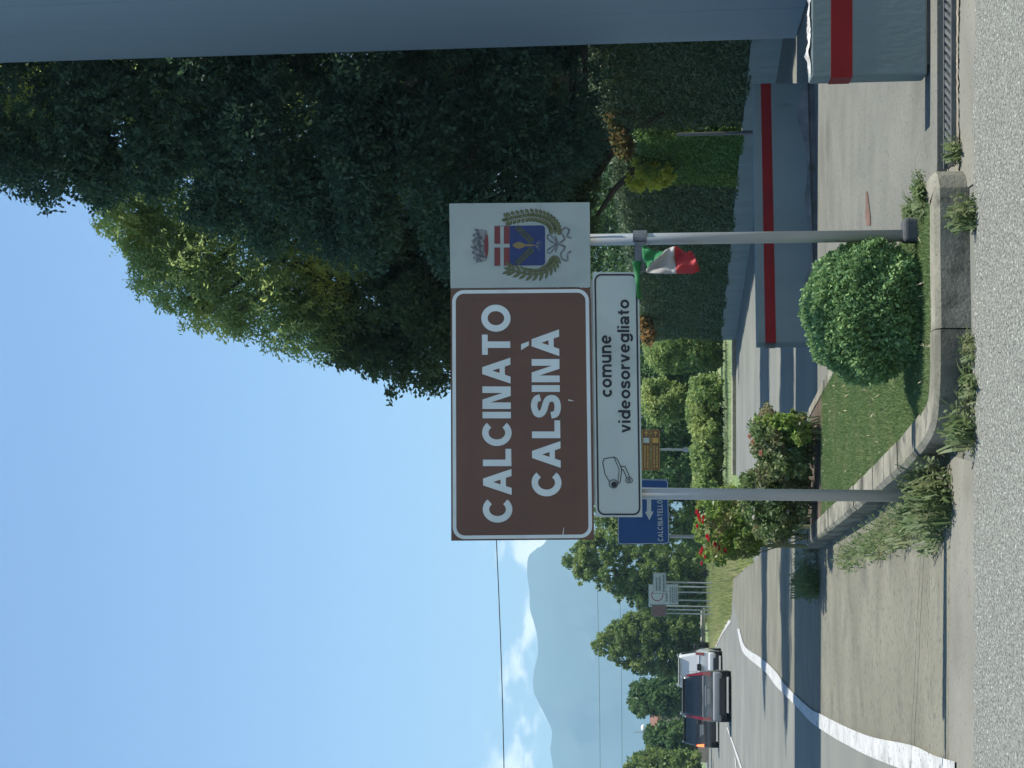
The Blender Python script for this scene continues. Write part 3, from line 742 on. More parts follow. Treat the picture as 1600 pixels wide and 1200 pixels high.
def fpt(s, t):
    a = frow(s); px = a[0] + (a[2]-a[0])*t; py = a[1] + (a[3]-a[1])*t
    y = 7.165 + 0.022*math.sin(7*t + 0.9*s) + 0.012*math.sin(3.1*s + 5*t) - 0.03*s/9
    return at(px, py, y)
def fband(name, g0, g1, material):
    mb = MB(); vs = []; ns = 8
    for j in range(ns+1):
        for i in range(NT+1):
            t = i/NT; s0 = g0(t); s1 = g1(t); vs.append(fpt(s0 + (s1-s0)*j/ns, t))
    fs = [(j*(NT+1)+i, j*(NT+1)+i+1, (j+1)*(NT+1)+i+1, (j+1)*(NT+1)+i) for j in range(ns) for i in range(NT)]
    o = mb.add(vs, fs).build(name, material, fl, smooth=True)
    so = o.modifiers.new('solid', 'SOLIDIFY'); so.thickness = 0.003
fband('green_band', lambda t: 0, lambda t: 3.6 - 1.9*t, FG)
fband('white_band', lambda t: 3.6 - 1.9*t, lambda t: 5.2 + 0.9*t, FW)
fband('red_band', lambda t: 5.2 + 0.9*t, lambda t: 9, FR)
mb = MB(); A = []; B = []
for k in range(11):
    t = k/10; A.append(at(988 + 9*t, 408 + 60*t, SY - 0.03 + 0.012*math.sin(6*t))); B.append(at(1003 + 1*t - 4*math.sin(3*t), 408 + 56*t, SY - 0.02 + 0.015*math.sin(7*t + 1)))
o = mb.strip(A, B).build('green_tail', FG, fl, smooth=True); so = o.modifiers.new('solid', 'SOLIDIFY'); so.thickness = 0.003

# ------------------------------------------------------------------ clipped boxwood ball
bc = at(1354, 487, 7.38); br = np.array([0.355, 0.35, 0.305])
bx = thing('boxwood_bush', (bc.x, bc.y, IZ), 'round clipped dark green boxwood ball on the island lawn', 'bush')
n = 95000
o_ = unit(RNG.normal(size=(n, 3)))
lump = 1 + 0.05*np.sin(o_[:, 0]*7 + 1) * np.cos(o_[:, 2]*6) + 0.03*np.sin(o_[:, 1]*9 + o_[:, 2]*8)
o3 = o_ / (np.abs(o_)**2.25).sum(1, keepdims=True) ** (1/2.25)
rad = RNG.uniform(0.80, 1.0, n) ** 0.6 * lump * RNG.uniform(0.94, 1.03, n)
tuft = np.sin(o_[:, 0]*23 + 2*np.sin(o_[:, 1]*17)) * np.sin(o_[:, 2]*21 + 1.5*np.sin(o_[:, 0]*19)); rad *= 1 + 0.035*np.clip(tuft, -1, 1) + 0.05*(RNG.random(n) < 0.02)
pts = np.array(bc) + o3 * br * rad[:, None]
k = pts[:, 2] > IZ + 0.005
put('foliage', leaf_mesh('foliage', pts[k], 0.024, 0.0135, o_[k], -0.25, 0.8), leafmat('boxwood_leaf', (0.08784, 0.1739, 0.07655), (0.2284, 0.355, 0.1361), (0.1845, 0.297, 0.1106), 0.25, 0.6, 3), bx)
me = bpy.data.meshes.new('core'); bm = bmesh.new(); bmesh.ops.create_icosphere(bm, subdivisions=3, radius=1.0)
for v in bm.verts:
    v.co = Vector((bc.x + v.co.x*0.27, bc.y + v.co.y*0.27, max(bc.z + v.co.z*0.24, IZ)))
bm.to_mesh(me); bm.free(); put('inner_twigs', me, mat('dark_twigs', (0.025, 0.03, 0.015), (0.05, 0.045, 0.03), 20, 0.95), bx)

# ------------------------------------------------------------------ striped walls, pylon, drain
PLASTER = mat('white_plaster', (0.1358, 0.1714, 0.1671), (0.1596, 0.2006, 0.1956), 2.0, 0.85, 0.3, 40, detail=10.0, stretch=(1, 1, 0.35), stains=[((0.1019, 0.1254, 0.1182), 1.6, 0.56, 0.8), ((0.06792, 0.0836, 0.07336), 5, 0.64, 0.8)])
STRIPE = mat('red_stripe_paint', (0.1526, 0.002851, 0.003888), (0.1848, 0.004536, 0.005184), 4, 0.75, stains=[((0.1044, 0.005184, 0.005832), 3, 0.58, 0.8)])
DARKB = mat('dark_plinth', (0.09, 0.095, 0.10), (0.15, 0.15, 0.15), 6, 0.9, 0.3, stains=[((0.05, 0.06, 0.03), 3, 0.55, 0.7)])
def wall_box(a, b, th, z0, z1, off=0.0):
    """upright slab from a to b (plan), thickness to the back, pushed forward by off"""
    d = Vector((b[0]-a[0], b[1]-a[1], 0)).normalized(); n = Vector((-d.y, d.x, 0))
    if n.y < 0: n = -n
    A = Vector((*a, 0)) - n*off; B = Vector((*b, 0)) - n*off; A2 = Vector((*a, 0)) + n*(th+off); B2 = Vector((*b, 0)) + n*(th+off)
    mb = MB(); q = [A, B, B2, A2]
    return mb.slab([(p.x, p.y, z0) for p in q], [(p.x, p.y, z1) for p in q])
NL = at(1400, 118, 7.40).x
w1 = thing('striped_wall', (NL + 1, 7.5, 0), 'near white wall with red stripe and crumbling top at driveway edge', 'wall', 'low striped walls by the driveway')
wall_box((NL, 7.40), (5.5, 7.40), 0.16, 0.07, 0.655).build('plaster_wall', PLASTER, w1, bevel=0.012)
wall_box((NL - 0.002, 7.40), (5.5, 7.40), 0.16, 0.445, 0.553, 0.003).build('red_stripe', STRIPE, w1)
wall_box((NL + 0.06, 7.43), (5.5, 7.43), 0.12, -0.02, 0.07).build('plinth', DARKB, w1)
mb = MB(); nx = 260; top = []
for i in range(nx+1):
    x = NL + 0.01 + 2.2*i/nx
    g = mnoise.fractal(Vector((x*9, 0.3, 1.7)), 1.0, 2.0, 4)
    for j, y in enumerate((7.403, 7.43, 7.47, 7.51, 7.557)):
        e = mnoise.fractal(Vector((x*26, y*40, 5.2)), 1.0, 2.0, 3)
        top.append((x, y + 0.004*e, 0.653 + (max(0, 0.010 + 0.016*g + 0.009*e) * (0.55 if j in (0, 4) else 1.0)) * min(1, i/14)))
mb.add(top, [(i*5+j, (i+1)*5+j, (i+1)*5+j+1, i*5+j+1) for i in range(nx) for j in range(4)])
mb.build('broken_coping', mat('broken_mortar', (0.5, 0.49, 0.46), (0.25, 0.24, 0.22), 20, 0.95, 0.8, 60), w1)
fr_ = at(1185, 131, 15.2); fl_ = at(1190, 535, 14.22)
w2 = thing('striped_wall', (fl_.x, 14.22, 0), 'long low white wall with red stripe across the driveway, in shade', 'wall', 'low striped walls by the driveway')
wall_box((fl_.x, 14.22), (fr_.x, 15.2), 0.16, 0.06, 0.635).build('plaster_wall', PLASTER, w2, bevel=0.012)
wall_box((fl_.x, 14.22), (fr_.x, 15.2), 0.16, 0.445, 0.55, 0.003).build('red_stripe', STRIPE, w2)
wall_box((fl_.x, 14.25), (fr_.x, 15.23), 0.12, -0.02, 0.06).build('plinth', DARKB, w2)
a_, b_ = Vector((fl_.x, 14.22, 0)), Vector((fr_.x, 15.2, 0)); dd = (b_ - a_).normalized(); nn_ = Vector((dd.y, -dd.x, 0))
DAMP = mat('damp_stain', (0.10, 0.11, 0.11), (0.2, 0.2, 0.2), 5, 0.9)
mb = MB(); L_ = (b_ - a_).length; up_ = []; lo = []
for i in range(61):
    t = i/60; p = a_ + dd*L_*t + nn_*0.0035
    lo.append((p.x, p.y, 0.061)); up_.append((p.x, p.y, 0.075 + 0.05*abs(math.sin(t*9))**3 + 0.05*abs(math.sin(t*4.3 + 1))**6 + random.uniform(0, 0.012)))
mb.strip(lo, up_).build('damp_stain', DAMP, w2)

# tall grey clad pylon, its flank in shade
PANEL = mat('grey_cladding', (0.1336, 0.1774, 0.2079), (0.1533, 0.2018, 0.234), 0.9, 0.55, 0.03, 20, 0.3, detail=9.0, stretch=(1, 1, 0.12), stains=[((0.1203, 0.1574, 0.1841), 0.35, 0.5, 0.75)])
JOINT = mat('dark_joint', (0.08, 0.085, 0.09), None, rough=0.8)
PX = at(1240, 60, 17.5).x
py_ = thing('pylon', (PX + 1.3, 15.8, 0), 'tall smooth grey clad pylon rising behind the near striped wall', 'pylon')
MB().box(PX + 0.03, PX + 2.6, 13.92, 17.46, 0, 20.9).build('core', JOINT, py_)
ys = [13.90, 14.9, 16.08, 17.5]
for k in range(3):
    MB().box(PX, PX + 0.028, ys[k] + 0.004, ys[k+1] - 0.004, 0.02, 20.95).build('panel', PANEL, py_, bevel=0.006)
for k in range(2):
    MB().box(PX + 0.03 + 1.29*k + 0.004, PX + 0.03 + 1.29*(k+1) - 0.004, 13.89, 13.918, 0.02, 20.95).build('panel', PANEL, py_, bevel=0.006)
    MB().box(PX + 0.03 + 1.29*k + 0.004, PX + 0.03 + 1.29*(k+1) - 0.004, 17.462, 17.49, 0.02, 20.95).build('panel', PANEL, py_, bevel=0.006)
MB().box(PX - 0.03, PX + 2.66, 13.86, 17.53, 20.951, 21.05).build('cap', PANEL, py_, bevel=0.01)

# drain channel with grating in front of the near wall
ga, gb = 1.06, 4.2
dr = thing('drain_grating', (1.5, 7.05, 0), 'steel drain grating across the driveway mouth', 'drain grating')
IRON = mat('weathered_iron', (0.078, 0.09, 0.09), (0.12, 0.126, 0.12), 12, 0.7, metal=0.4)
MB().box(ga, gb, 6.945, 6.965, 0, 0.032).build('frame_bar', IRON, dr); MB().box(ga, gb, 7.15, 7.17, 0, 0.032).build('frame_bar', IRON, dr)
MB().box(ga, gb, 6.966, 7.149, 0.009, 0.013).build('channel', mat('black_void', (0.02, 0.02, 0.02), None), dr)
mb = MB(); x = ga
while x < gb - 0.12:
    mb.slab([(x, 6.966, 0.014), (x + 0.022, 6.966, 0.014), (x + 0.102, 7.149, 0.014), (x + 0.08, 7.149, 0.014)], [(x, 6.966, 0.028), (x + 0.022, 6.966, 0.028), (x + 0.102, 7.149, 0.028), (x + 0.08, 7.149, 0.028)]); x += 0.042
o = mb.build('slats', IRON, dr); o['kind'] = 'stuff'

# ------------------------------------------------------------------ hedge on its low wall
HA = Vector((5.35, 17.6, 0)); HB = Vector((at(1147, 531, 44).x, 44.0, 0))
hd = (HB - HA).normalized(); hn = Vector((-hd.y, hd.x, 0));
if hn.x > 0: hn = -hn
HLEN = (HB - HA).length
lw = MB(); q = [HA, HB, HB - hn*0.22, HA - hn*0.22]
lw.slab([(p.x, p.y, -0.02) for p in q], [(p.x, p.y, 0.44) for p in q])
o = lw.build('low_wall', PLASTER, None, bevel=0.01); tag(o, 'low white plastered wall running under the clipped hedges', 'wall')
def hedge(label, s0, s1, h, lm, nleaf, ll, lw_, dep=1.0, ragged=0.10, front=0.02):
    p0 = HA + hd*s0; t = thing('hedge', (p0.x + 0.5, p0.y, 0.42), label, 'hedge', 'hedges on the low wall')
    # leaves on the front, top and end faces
    L = s1 - s0; areas = np.array([L*(h-0.42)*1.0, L*dep*0.7, dep*(h-.42), dep*(h-.42)]); cnt = (nleaf*areas/areas.sum()).astype(int)
    parts = []; outs = []
    def P(s, d, z): return np.array(HA)[None, :] + np.outer(s, np.array(hd)) - np.outer(d, np.array(hn)) + np.outer(z, [0, 0, 1])
    n1, n2, n3, n4 = cnt
    def jit(n): return np.abs(RNG.normal(size=n))*ragged
    s = RNG.uniform(s0, s1, n1); z = RNG.uniform(0.40, h, n1); wob = 0.07*np.sin(s*2.3) * np.sin(z*3.1)
    parts.append(P(s, front - 0.03 + RNG.uniform(0, ragged*1.6, n1) + wob*0.6, z)); outs.append(np.tile(np.array(hn), (n1, 1)))
    s = RNG.uniform(s0, s1, n2); parts.append(P(s, RNG.uniform(front, dep, n2), h + RNG.normal(size=n2)*ragged*0.7 + 0.06*np.sin(s*3.7))); outs.append(np.tile([0, 0, 1.0], (n2, 1)))
    parts.append(P(s0 + RNG.uniform(0, ragged*2, n3), RNG.uniform(front, dep, n3), RNG.uniform(.42, h, n3))); outs.append(np.tile(-np.array(hd), (n3, 1)))
    parts.append(P(s1 - RNG.uniform(0, ragged*2, n4), RNG.uniform(front, dep, n4), RNG.uniform(.42, h, n4))); outs.append(np.tile(np.array(hd), (n4, 1)))
    pts = np.concatenate(parts); outs = np.concatenate(outs)
    put('foliage', leaf_mesh('foliage', pts, ll, lw_, outs, 0.1, 0.9), lm, t)
    a, b = HA + hd*(s0 + 0.2) - hn*(front + .16), HA + hd*(s1 - 0.2) - hn*(front + .16); a2, b2 = a - hn*(dep - .3), b - hn*(dep - .3)
    mb = MB(); q = [a, b, b2, a2]
    mb.slab([(p.x, p.y, 0.445) for p in q], [(p.x, p.y, h - 0.18) for p in q])
    mb.build('inner_twigs', MATS['dark_twigs'], t)
    return t
HL1 = leafmat('hedge_leaf', (0.06534, 0.1092, 0.06138), (0.1247, 0.1748, 0.08866), (0.0891, 0.1311, 0.06138), 0.2, 0.5, 1.3)
HL2 = leafmat('lit_hedge_leaf', (0.0665, 0.1425, 0.038), (0.133, 0.228, 0.057), (0.171, 0.247, 0.057), 0.3, 0.5, 1.1)  # lighter copy for the middle hedge, its sunlight put into the colour
sy = lambda y: (y - HA.y) / hd.y
hedge('tall dark hedge nearest the grey pylon', sy(17.7), sy(24.2), 2.75, HL1, 60000, 0.07, 0.035, ragged=0.14)
hedge('lighter green middle hedge beside the thin post, sunlight in its leaf colour', sy(24.6), sy(27.6), 2.1, HL2, 34000, 0.07, 0.035, ragged=0.12)
hedge('long dark clipped hedge ending at the sunny shrubs', sy(27.8), HLEN, 2.75, HL1, 80000, 0.075, 0.04, ragged=0.09)
gp = HA + hd*sy(24.4) + hn*0.03
tag(MB().tube([(gp.x, gp.y, 0.0), (gp.x, gp.y, 1.55)], [0.035, 0.03], 10).build('fence_post', mat('pale_post', (0.12, 0.13, 0.13), None, rough=0.6)), 'thin pale post standing between two hedges', 'post')

# shoots above the hedge; sunlight on the yellow ones is in their colour
def shrub(name, label, poly, Y, thick, r, nc, nl, ll, lw_, lm, cat='shrub', group=None, **k):
    return tree(name, label, poly, Y, thick, r, nc, nl, ll, lw_, lm, cat=cat, group=group, tr=k.pop('tr', 0.03), **k)
YEL = leafmat('lit_yellow_green_leaf', (0.2984, 0.3685, 0.0561), (0.5508, 0.5419, 0.08415), (0.2295, 0.3034, 0.08415), 0.5, 0.5, 2)
ORA = leafmat('orange_creeper_leaf', (0.255, 0.136, 0.051), (0.1275, 0.1496, 0.051), (0.3187, 0.1768, 0.0595), 0.4, 0.5, 2)
sh0 = HA + hd*sy(26.2); YX = (sh0.x + 0.5, 26.2)
shrub('spindle_shrub', 'yellow green shoots on the hedge top, sunlight put into their colour', [(975, 280), (985, 245), (1010, 250), (1045, 258), (1058, 275), (1040, 292), (1000, 300), (980, 298)], 26.0, 0.5, 0.09, 80, 1900, 0.09, 0.04, YEL, trunk=YX, base_z=0.45, tr=0.03)
sh1 = HA + hd*sy(40); 
shrub('creeper', 'orange tinged creeper along the far hedge top', [(985, 400), (1003, 395), (1010, 440), (1018, 500), (1028, 530), (1015, 545), (1000, 530), (992, 470)], 40.5, 0.6, 0.13, 120, 2600, 0.11, 0.06, ORA, trunk=(sh1.x + 0.5, 40.4), base_z=0.45, tr=0.03)
shrub('climber', 'reddish brown climber hanging over the hedge by the post', [(945, 180), (960, 175), (975, 205), (995, 225), (985, 250), (965, 245), (955, 225)], 23.4, 0.4, 0.09, 70, 1300, 0.09, 0.045, leafmat('russet_leaf', (0.192, 0.112, 0.048), (0.112, 0.144, 0.048), None, 0.4), trunk=((HA + hd*sy(23.4)).x + 0.4, 23.4), base_z=0.45, tr=0.03)

# ------------------------------------------------------------------ the two tall trees over the hedge
LOC = leafmat('oak_leaf', (0.03582, 0.07455, 0.04308), (0.06566, 0.1198, 0.06463), (0.04298, 0.08519, 0.0517), 0.35, 0.45, 0.9)
LOC2 = leafmat('ash_leaf', (0.16, 0.235, 0.085), (0.29, 0.37, 0.125), (0.50, 0.52, 0.12), 0.6, 0.5, 0.6)
LOC3 = leafmat('shaded_ash_leaf', (0.045, 0.075, 0.034), (0.08, 0.12, 0.045), (0.10, 0.15, 0.05), 0.5, 0.5, 0.6)  # dark ash copy: shade of the lower crown put into leaf colour
polyB = [(-740, 60), (-735, 190), (-690, 270), (-480, 290), (-320, 300), (-160, 312), (-30, 318), (15, 300), (45, 285), (60, 322), (130, 325), (200, 290), (260, 330), (360, 370), (470, 400), (600, 420), (730, 430), (830, 400), (900, 330), (945, 250), (950, 60), (930, -200), (600, -300), (200, -330), (-300, -250), (-600, -60)]
tree('oak_tree', 'tall dark broadleaf tree whose crown reaches the top beside the pylon', polyB, 19.4, 2.2, 0.52, 620, 330000, 0.090, 0.045, LOC, trunk=(6.6, 19.5), tr=0.26, droop=0.5, nlimb=30, spray=(6, 0.22, 0.04, 0.6))
polyA = [(-620, 120), (-630, 240), (-580, 300), (-380, 320), (-200, 310), (-60, 290), (60, 275), (130, 289), (128, 324), (160, 376), (200, 409), (195, 434), (215, 484), (240, 482), (275, 484), (292, 526), (330, 519), (360, 514), (385, 526), (420, 539), (428, 566), (460, 554), (490, 560), (530, 530), (560, 470), (600, 380), (640, 260), (640, 60), (500, 20), (200, -20), (-100, -40)]
polyC = [(470, 330), (480, 520), (520, 559), (560, 579), (590, 594), (620, 628), (640, 606), (660, 610), (705, 604), (760, 570), (840, 520), (900, 440), (930, 340), (940, 200), (900, 60), (640, 60), (560, 200)]
tree('shaded_ash_part', 'added dark green crown, the shaded lower part of the ash behind the crest panel', polyC, 26.0, 2.0, 0.5, 330, 150000, 0.11, 0.06, LOC3, trunk=(5.2, 26.1), tr=0.2, droop=0.6, nlimb=18, spray=(6, 0.26, 0.045, 0.9))  # added third crown, makes the unlit lower part of the ash dark
tree('ash_tree', 'tall yellow green feathery tree leaning left over the hedge', polyA, 25.3, 2.1, 0.55, 560, 260000, 0.105, 0.038, LOC2, trunk=(5.6, 25.4), tr=0.26, droop=0.6, nlimb=30, spray=(9, 0.34, 0.045, 0.9))

# ------------------------------------------------------------------ bright shrubs and trees in the middle distance
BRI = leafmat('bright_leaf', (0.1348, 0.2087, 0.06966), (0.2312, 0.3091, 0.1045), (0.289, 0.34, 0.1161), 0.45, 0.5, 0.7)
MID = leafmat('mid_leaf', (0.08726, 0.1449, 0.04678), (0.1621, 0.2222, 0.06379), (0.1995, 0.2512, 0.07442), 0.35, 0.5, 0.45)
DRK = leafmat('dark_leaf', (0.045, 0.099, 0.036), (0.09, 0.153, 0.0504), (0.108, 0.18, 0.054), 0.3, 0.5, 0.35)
GR = 'sunlit shrubs behind the grass strip'
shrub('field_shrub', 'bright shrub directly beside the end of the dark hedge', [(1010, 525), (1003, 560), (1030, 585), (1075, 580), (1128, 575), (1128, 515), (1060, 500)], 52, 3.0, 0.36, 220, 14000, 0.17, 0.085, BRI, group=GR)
shrub('field_shrub', 'round bright green shrub left of the one by the hedge end', [(1005, 595), (1000, 640), (1020, 665), (1085, 650), (1090, 610), (1040, 592)], 54, 2.5, 0.34, 190, 11000, 0.16, 0.08, BRI, group=GR)
shrub('field_shrub', 'low leafy shrub on the grass strip right of the brown signs', [(1080, 590), (1072, 640), (1080, 690), (1128, 690), (1128, 585)], 50, 2.5, 0.30, 180, 11000, 0.15, 0.075, BRI, group=GR)
shrub('field_shrub', 'low bright shrub behind the pole of the brown signs', [(1078, 695), (1085, 745), (1080, 765), (1128, 765), (1128, 690)], 51, 2.5, 0.30, 180, 11000, 0.15, 0.075, BRI, group=GR)
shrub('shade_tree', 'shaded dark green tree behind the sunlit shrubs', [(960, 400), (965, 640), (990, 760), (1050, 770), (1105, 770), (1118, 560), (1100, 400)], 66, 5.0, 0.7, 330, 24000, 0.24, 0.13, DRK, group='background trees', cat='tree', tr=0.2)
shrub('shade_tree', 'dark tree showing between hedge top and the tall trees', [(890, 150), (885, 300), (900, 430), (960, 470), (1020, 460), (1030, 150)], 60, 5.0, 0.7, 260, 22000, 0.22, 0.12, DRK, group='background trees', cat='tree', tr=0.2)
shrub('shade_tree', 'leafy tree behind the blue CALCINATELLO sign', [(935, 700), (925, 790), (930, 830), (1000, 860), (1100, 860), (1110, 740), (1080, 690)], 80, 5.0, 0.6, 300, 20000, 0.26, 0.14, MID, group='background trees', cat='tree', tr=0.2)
def ftree(label, poly, Y, lm, nl, group='trees along the far road', ll=0.30, r=0.5, nc=330):
    return tree('roadside_tree', label, poly, Y, 5.0, r, nc, nl, ll, ll*0.55, lm, tr=0.2, group=group)
ftree('tall pointed tree left of the big brown sign', [(872, 878), (885, 862), (900, 850), (918, 832), (940, 828), (965, 845), (1000, 850), (1095, 850), (1100, 960), (1030, 965), (985, 950), (975, 935), (960, 945), (950, 925), (930, 920), (915, 908), (905, 915), (898, 895)], 104, MID, 24000)
ftree('second pointed tree, between white signs and the cars', [(920, 1010), (935, 990), (950, 980), (960, 968), (985, 958), (1010, 955), (1090, 958), (1092, 1040), (1075, 1052), (1040, 1056), (1000, 1052), (975, 1040), (950, 1030), (935, 1020)], 110, MID, 21000)
ftree('bushy tree right above the white van', [(980, 1090), (985, 1070), (1005, 1064), (1030, 1058), (1075, 1055), (1085, 1110), (1060, 1120), (1030, 1114), (1000, 1116), (985, 1108)], 118, DRK, 12000)
ftree('low tree above the dark car', [(1005, 1150), (1012, 1138), (1040, 1130), (1075, 1130), (1088, 1180), (1060, 1190), (1020, 1175)], 105, DRK, 11000, r=0.42)
ftree('low spreading tree cut by the left photo edge', [(975, 1195), (990, 1180), (1020, 1172), (1095, 1175), (1098, 1260), (1000, 1260), (970, 1230)], 95, MID, 12000, r=0.45)
ftree('bushes low behind the cars on the road', [(1050, 1055), (1045, 1100), (1055, 1150), (1050, 1200), (1052, 1240), (1096, 1240), (1098, 1040), (1070, 1035)], 135, DRK, 15000, r=0.45)
ftree('dark undergrowth behind the white board signs', [(1045, 870), (1040, 930), (1050, 1000), (1060, 1040), (1100, 1040), (1108, 870)], 120, DRK, 13000, r=0.42)
# hedgerow that closes the horizon, one mass far off
hp = [(1066, -300), (1060, 0), (1066, 300), (1058, 600), (1070, 800), (1064, 1000), (1072, 1200), (1066, 1500), (1090, 1500), (1090, -300)]
pts, o_, cc = crown(hp, 420, 20, 3.5, 700, 26000)
tag(put('distant_woodland', leaf_mesh('distant_woodland', pts, 1.6, 1.1, o_, 0.1), DRK), 'distant line of woods on the horizon', 'woods', kind='stuff')

# verge grass
vp = [(p.x, p.y) for p in [gnd(1172, 780), gnd(1176, 830), gnd(1178, 878), gnd(1147, 905), gnd(1143, 963), gnd(1124, 998), gnd(1115, 1022)]] + [(gnd(1113, 1022).x - 2, 130), (-8, 130), (gnd(1150, 760).x, gnd(1150, 760).y)]
p2 = sample_poly(vp, 42000)
vy = p2[:, 1]; p2 = p2[RNG.random(len(p2)) < np.clip(60 / np.maximum(vy, 1), 0.3, 1)]
VG = leafmat('verge_grass', (0.2016, 0.2484, 0.081), (0.336, 0.345, 0.1418), (0.4368, 0.3588, 0.2025), 0.4, 0.6, 0.25)
tag(put('verge_grass', blade_mesh('verge_grass', np.concatenate([p2, np.full((len(p2), 1), -0.02)], 1), 0.34, 0.05, 0.25), VG), 'long sunlit grass on the verge by the bend', 'grass', kind='stuff')
sp = [(k1.x, k0.y + 0.5), (k0.x + 2, k0.y + 0.5), (k0.x + 2, 58), (k1.x - 2, 58)]
p2 = sample_poly(sp, 30000)
SGR = leafmat('strip_grass', (0.3136, 0.4014, 0.1956), (0.4391, 0.5069, 0.2608), (0.5645, 0.5703, 0.3478), 0.4, 0.6, 0.4)
tag(put('strip_grass', blade_mesh('strip_grass', np.concatenate([p2, np.full((len(p2), 1), -0.02)], 1), 0.16, 0.05, 0.3), SGR), 'bright mown grass strip beyond the side road', 'grass', kind='stuff')

# ------------------------------------------------------------------ roses
RL = leafmat('rose_leaf', (0.0765, 0.1275, 0.0476), (0.1445, 0.204, 0.0765), (0.204, 0.187, 0.102), 0.35, 0.4, 4)
RL2 = leafmat('rose_young_leaf', (0.119, 0.204, 0.051), (0.204, 0.289, 0.068), (0.221, 0.17, 0.085), 0.45, 0.4, 4)
ROSESTEM = mat('rose_stem', (0.08, 0.11, 0.04), (0.13, 0.12, 0.06), 20, 0.7)
def bloom_mesh(c, r):
    mb = MB()
    for ringk, (rr, h, m_, tilt) in enumerate(((1.0, 0.25, 6, 0.5), (0.7, 0.5, 5, 0.9), (0.4, 0.75, 4, 1.3))):
        for k in range(m_):
            a = 2*math.pi*k/m_ + ringk*0.5; d = Vector((math.cos(a), math.sin(a), 0)); s = Vector((-d.y, d.x, 0))
            b = Vector(c) + Vector((0, 0, (h-0.5)*r)); t = b + d*rr*r*math.cos(tilt*.6) + Vector((0, 0, rr*r*math.sin(tilt)))
            mid = b.lerp(t, .55) + Vector((0, 0, -0.1*r))
            mb.add([b, mid + s*rr*r*.55, t, mid - s*rr*r*.55], [(0, 1, 2, 3)])
    return mb
def rose(label, poly, Y, thick, nl, lm, blooms, bm_, br_, nc=60):
    pts, o, cc = crown(poly, Y, thick, 0.075, nc*3, int(nl*1.5))
    b = at(sum(p[0] for p in poly)/len(poly), sum(p[1] for p in poly)/len(poly), Y)
    t = thing('rose_bush', (b.x, Y, IZ), label, 'rose bush', 'rose bushes behind the lawn')
    st = MB()
    for i in RNG.choice(len(cc), 14, replace=False):
        e = Vector(cc[i]); s = Vector((b.x + random.uniform(-.12, .12), Y + random.uniform(-.1, .1), IZ - .02))
        st.tube([s, s.lerp(e, .5) + Vector((random.uniform(-.05, .05), 0, .03)), e], [.008, .006, .003], 5)
    st.build('stems', ROSESTEM, t)
    put('foliage', leaf_mesh('foliage', pts, 0.046, 0.026, o, 0.2), lm, t)
    for (px, py) in blooms:
        p = at(px, py, Y - thick*0.42 + random.uniform(-.05, .1)); bloom_mesh(p, br_ * random.uniform(.75, 1.2)).build('bloom', bm_, t)
    return t
RW = leafmat('white_petal', (0.42, 0.408, 0.36), (0.468, 0.456, 0.408), None, 0.3, 0.6); RRD = leafmat('red_petal', (0.3025, 0.011, 0.0165), (0.3575, 0.0275, 0.0275), None, 0.3, 0.6); RP = leafmat('salmon_petal', (0.3, 0.132, 0.096), (0.33, 0.18, 0.12), None, 0.3, 0.6)
rose('leafy rose bush with faded salmon blooms behind the lawn, nearest the boxwood ball', [(1180, 625), (1190, 640), (1172, 660), (1165, 690), (1185, 720), (1175, 745), (1268, 750), (1272, 690), (1262, 650), (1235, 640), (1215, 650), (1200, 630)], 13.0, 0.7, 5200, RL,
     [(1177, 690), (1172, 682), (1196, 688), (1210, 678), (1224, 695), (1190, 708)], RP, 0.035)
rose('rose bush with a few white blooms beside the left sign pole', [(1158, 738), (1150, 770), (1160, 800), (1180, 840), (1225, 850), (1262, 800), (1268, 745), (1200, 730)], 13.3, 0.7, 5200, RL,
     [(1179, 795), (1178, 808), (1232, 800), (1236, 812), (1256, 665), (1220, 735), (1250, 742)], RW, 0.03)
rose('taller rose bush with clusters of red blooms', [(1088, 775), (1085, 830), (1090, 870), (1110, 885), (1150, 875), (1200, 860), (1215, 800), (1180, 770), (1130, 760)], 14.0, 0.8, 5600, RL2,
     [(1090, 800), (1094, 812), (1090, 822), (1099, 815), (1100, 808), (1093, 806), (1106, 838), (1098, 858), (1102, 870), (1124, 856), (1134, 860), (1118, 850), (1097, 880), (1108, 842), (1096, 863)], RRD, 0.036)
rose('young pale rose shoots between the salmon and white roses', [(1175, 650), (1232, 648), (1255, 655), (1268, 668), (1262, 690), (1240, 695), (1225, 675)], 12.7, 0.3, 1500, RL2, [(1250, 662)], RW, 0.02, 24)
# wooden stakes of the bed
STK = mat('mossy_stake', (0.14, 0.17, 0.08), (0.20, 0.20, 0.12), 10, 0.9)
for px0, px1, py, yy, lb in ((1164, 1200, 852, 14.3, 'tallest mossy stake at the foot of the red rose'), (1202, 1250, 808, 13.9, 'leaning mossy stake under the white rose'), (1222, 1256, 823, 13.7, 'short mossy stake left of the white rose')):
    a = at(px0, py, yy); mb = MB(); mb.tube([(a.x, yy, IZ - .03), (a.x + random.uniform(-.02, .02), yy, a.z)], [.022, .018], 7)
    tag(mb.build('garden_stake', STK), lb, 'stake', 'stakes in the rose bed')

